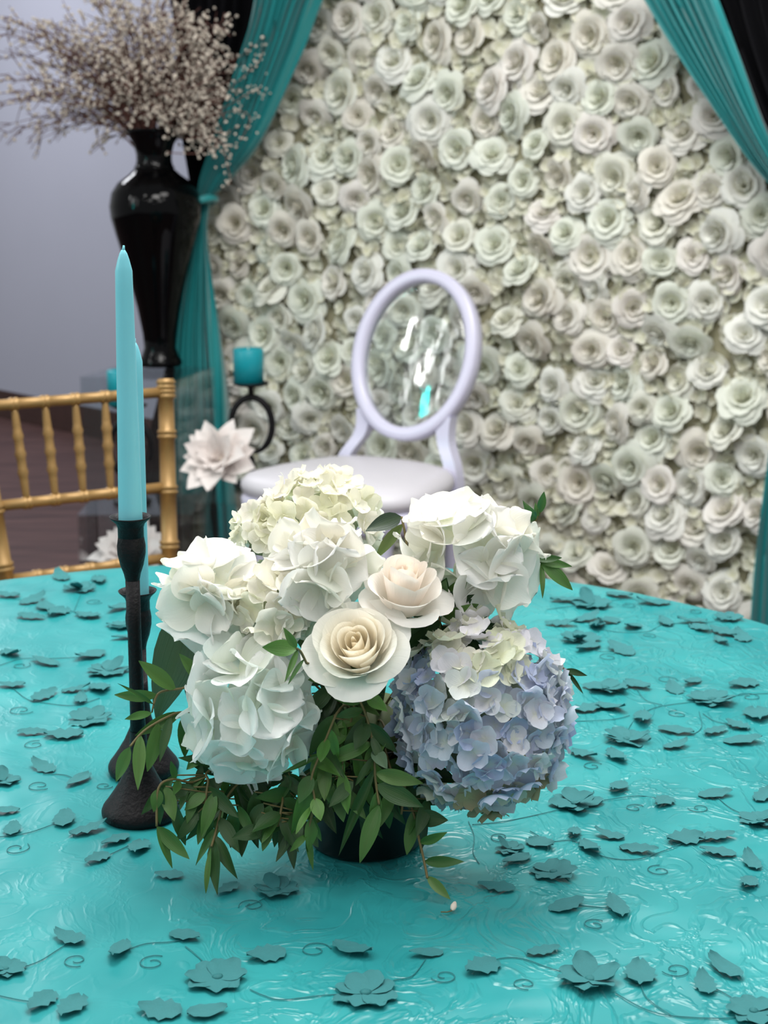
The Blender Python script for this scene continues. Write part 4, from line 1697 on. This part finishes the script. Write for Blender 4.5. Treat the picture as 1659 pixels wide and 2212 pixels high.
c1 = CV(3.318, 330, 980)
c2 = CV(3.318, 780, 1000)
c3 = CV(2.9625, 200, 1380)
c4 = CV(2.5136, 620, 1380)
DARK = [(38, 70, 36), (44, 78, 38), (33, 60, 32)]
BRI = [(88, 134, 58), (78, 124, 52), (98, 142, 66)]
sprig('green leafy sprig reaching left across the stem of the taller holder', [(880, 420), (700, 300), (560, 320), (430, 345), (390, 420)],
      [(540, 300, 295, 140, 115), (690, 275, 555, 95, 100), (410, 350, 140, 358, 95), (380, 470, 205, 515, 62), (390, 420, 160, 285, 34)], (-0.06, -0.075), c3)
sprig('drooping leafy sprig hanging in front of the candle holder feet', [(900, 500), (600, 470), (480, 500), (330, 590), (240, 690)],
      [(560, 500, 270, 620, 95), (600, 480, 590, 760, 115), (420, 545, 350, 850, 125), (300, 620, 290, 970, 92), (250, 690, 150, 915, 92), (500, 500, 430, 790, 70), (700, 480, 740, 820, 95), (760, 500, 700, 700, 80)], (-0.05, -0.085), c3)
sprig('arching leafy sprig at the lower left with leaves touching the cloth', [(1000, 780), (830, 880), (640, 920), (510, 900), (420, 960), (410, 1200)],
      [(420, 950, 390, 1110, 95), (440, 950, 430, 1190, 72), (410, 1230, 510, 1470, 62), (430, 1190, 620, 1410, 105), (560, 900, 520, 1000, 62), (700, 910, 640, 1010, 60), (620, 930, 560, 1095, 60), (760, 900, 690, 1060, 64), (540, 890, 500, 780, 50), (660, 920, 700, 800, 56)], (-0.05, -0.10), c3)
sprig('leafy sprig with long hanging leaves left of the pot', [(1050, 820), (900, 960), (830, 1080), (790, 1230), (760, 1330)],
      [(860, 1040, 560, 1180, 112), (960, 900, 830, 1040, 72), (800, 1200, 660, 1450, 62), (820, 1150, 940, 1370, 100), (775, 1270, 800, 1640, 105), (765, 1330, 725, 1630, 46), (790, 1250, 930, 1540, 92), (900, 980, 1060, 1340, 150, DARK[1]), (960, 940, 1110, 1330, 80, DARK[0]), (1000, 880, 1180, 1150, 110, DARK[0])], (-0.06, -0.10), c3)
sprig('bright green leafy sprig hanging in front of the pot', [(1560, 480), (1450, 750), (1400, 900), (1420, 1050), (1370, 1250)],
      [(1400, 900, 1270, 1255, 112), (1410, 860, 1320, 1055, 112), (1440, 760, 1210, 860, 40), (1500, 640, 1460, 790, 125), (1550, 560, 1570, 780, 70), (1420, 1030, 1460, 1165, 100), (1410, 1060, 1300, 1250, 60), (1395, 1150, 1380, 1365, 100), (1370, 1250, 1412, 1485, 52), (1375, 1240, 1260, 1365, 52), (1410, 1120, 1465, 1295, 52)], (-0.09, -0.115), c3, cols=BRI + GREENS[:3])
sprig('mass of green leaves below the open cream rose', [(360, 260), (430, 420), (470, 600), (480, 760), (500, 900)],
      [(470, 430, 370, 605, 105), (455, 560, 180, 680, 90), (470, 520, 530, 705, 55), (450, 590, 545, 705, 85, (92, 118, 92)), (480, 720, 740, 785, 95), (460, 640, 370, 800, 45), (480, 780, 740, 912, 115), (485, 830, 470, 1075, 75), (500, 900, 395, 1218, 100), (470, 700, 280, 1180, 62), (400, 380, 260, 425, 62), (410, 360, 255, 325, 55), (430, 300, 545, 395, 82, BRI[0]), (440, 460, 600, 620, 75, DARK[1]), (420, 420, 300, 620, 70, DARK[1])], (-0.075, -0.10), c4)
sprig('leafy sprig trailing onto the cloth right of the pot', [(560, 700), (680, 930), (715, 1080), (745, 1210), (762, 1300)],
      [(690, 960, 650, 1175, 82), (718, 1110, 870, 1050, 62), (690, 960, 875, 985, 105, DARK[1]), (746, 1215, 962, 1210, 68), (760, 1290, 888, 1416, 62), (640, 860, 830, 900, 90, DARK[1])], (-0.07, -0.115), c4)
sprig('small leafy twig between the two left blooms and the open rose', [(1100, 1500), (1060, 1420), (1030, 1395)],
      [(1040, 1400, 785, 1388, 135, BRI[1]), (1030, 1395, 935, 1245, 66), (1040, 1400, 945, 1640, 50), (1090, 1470, 970, 1655, 40)], (-0.11, -0.13), c1)
sprig('leafy sprig standing up at the top right of the bouquet', [(1130, 760), (1170, 590), (1230, 460), (1285, 350)],
      [(1280, 370, 1312, 205, 72), (1260, 400, 1160, 268, 72), (1240, 430, 1108, 328, 72), (1220, 470, 1105, 390, 62), (1190, 530, 1060, 505, 62), (1270, 380, 1250, 280, 42)], (0.03, 0.03), c2)
sprig('small leafy sprig pointing right above the turquoise cloth', [(1080, 760), (1200, 690), (1290, 710)],
      [(1280, 705, 1512, 742, 72), (1290, 715, 1516, 912, 112), (1280, 720, 1300, 972, 48), (1265, 710, 1440, 680, 62)], (0.01, 0.02), c2)
sprig('dark pointed leaves poking out right of the blue hydrangea', [(1380, 1430), (1480, 1490)],
      [(1470, 1485, 1622, 1525, 52, DARK[0]), (1480, 1490, 1592, 1655, 34, DARK[0]), (1460, 1490, 1490, 1620, 50, DARK[1])], (-0.03, -0.03), c2)
sprig('dark serrated leaf and olive leaf behind the middle white bloom', [(330, 600), (310, 480), (290, 385)],
      [(295, 385, 30, 490, 140, (30, 54, 34)), (300, 440, 100, 690, 95, (104, 122, 66))], (0.0, 0.01), c2)
sprig('broad dusky green leaf behind the left bloom beside the taller holder', [(470, 1330), (440, 1290), (425, 1265)],
      [(432, 1275, 338, 1555, 112, (66, 92, 66)), (445, 1300, 420, 1560, 90, (52, 82, 54)), (440, 1390, 470, 1490, 70, DARK[1])], (0.0, -0.01))
# dark foliage filling the heart of the bouquet
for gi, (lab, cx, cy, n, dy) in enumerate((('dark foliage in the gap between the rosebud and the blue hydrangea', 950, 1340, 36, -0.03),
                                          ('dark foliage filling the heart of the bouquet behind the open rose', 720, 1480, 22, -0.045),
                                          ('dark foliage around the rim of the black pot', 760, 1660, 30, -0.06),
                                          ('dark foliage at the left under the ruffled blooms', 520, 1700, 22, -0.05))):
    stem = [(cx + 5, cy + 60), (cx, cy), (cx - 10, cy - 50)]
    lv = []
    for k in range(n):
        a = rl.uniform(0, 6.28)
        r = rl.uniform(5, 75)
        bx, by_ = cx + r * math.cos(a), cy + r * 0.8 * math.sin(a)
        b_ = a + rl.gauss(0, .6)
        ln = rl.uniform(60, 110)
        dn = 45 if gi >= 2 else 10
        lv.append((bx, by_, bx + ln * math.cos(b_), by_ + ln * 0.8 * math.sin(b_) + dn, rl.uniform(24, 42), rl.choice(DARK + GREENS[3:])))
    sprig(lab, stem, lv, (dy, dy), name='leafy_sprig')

# more trailing foliage over the pot and the cloth
for (lab, cx, cy, rx, ry, n, dy, cols) in (('trailing green sprig spreading over the cloth beside the candle feet', 450, 1690, 100, 75, 26, -0.085, GREENS),
                                           ('trailing green sprig under the lower left bloom', 610, 1735, 85, 70, 26, -0.095, GREENS[:4] + DARK),
                                           ('trailing green sprig in the middle over the pot', 745, 1610, 85, 95, 30, -0.09, GREENS + BRI[:1]),
                                           ('trailing green sprig at the right of the pot under the blue hydrangea', 875, 1700, 55, 85, 22, -0.085, GREENS[:4] + DARK)):
    stem = [(cx + (800 - cx) * 0.5, cy - ry * 1.3), (cx + 10, cy - ry * 0.4), (cx, cy), (cx - 8, cy + ry * 0.7)]
    lv = []
    for k in range(n):
        a = rl.uniform(0, 6.28)
        r = math.sqrt(rl.random())
        bx, by_ = cx + rx * r * math.cos(a), cy + ry * r * math.sin(a)
        ha = math.radians(rl.gauss(90, 38)) - (cx - 740) / 900
        ln = rl.uniform(62, 105)
        lv.append((bx, by_, bx + ln * math.cos(ha), by_ + ln * math.sin(ha), rl.uniform(24, 38), rl.choice(cols)))
    sprig(lab, stem, lv, (dy + 0.03, dy))

# one fallen bud on the cloth
fb = PZ(977, 1972, TZ + 0.003)
t = thing('fallen_bud', 'tiny fallen white bud lying on the cloth in front of the pot', 'bud', fb)
m = MB()
lathe(m, [(0, 0), (0.0022, 0.002), (0.0026, 0.005), (0.0015, 0.009), (0, 0.011)], 10, frame_z((0.25, 0.9, 0.25), (0, 0, 0.002)), False)
link('petals', m.mesh('petals', 'bud_white'), t)
m = MB()
tube(m, [(0, 0, 0.002), (-0.004, -0.001, 0.0012), (-0.009, 0.0, 0.0008)], 0.0005, 5)
link('stalk', m.mesh('stalk', 'brown_stem'), t)
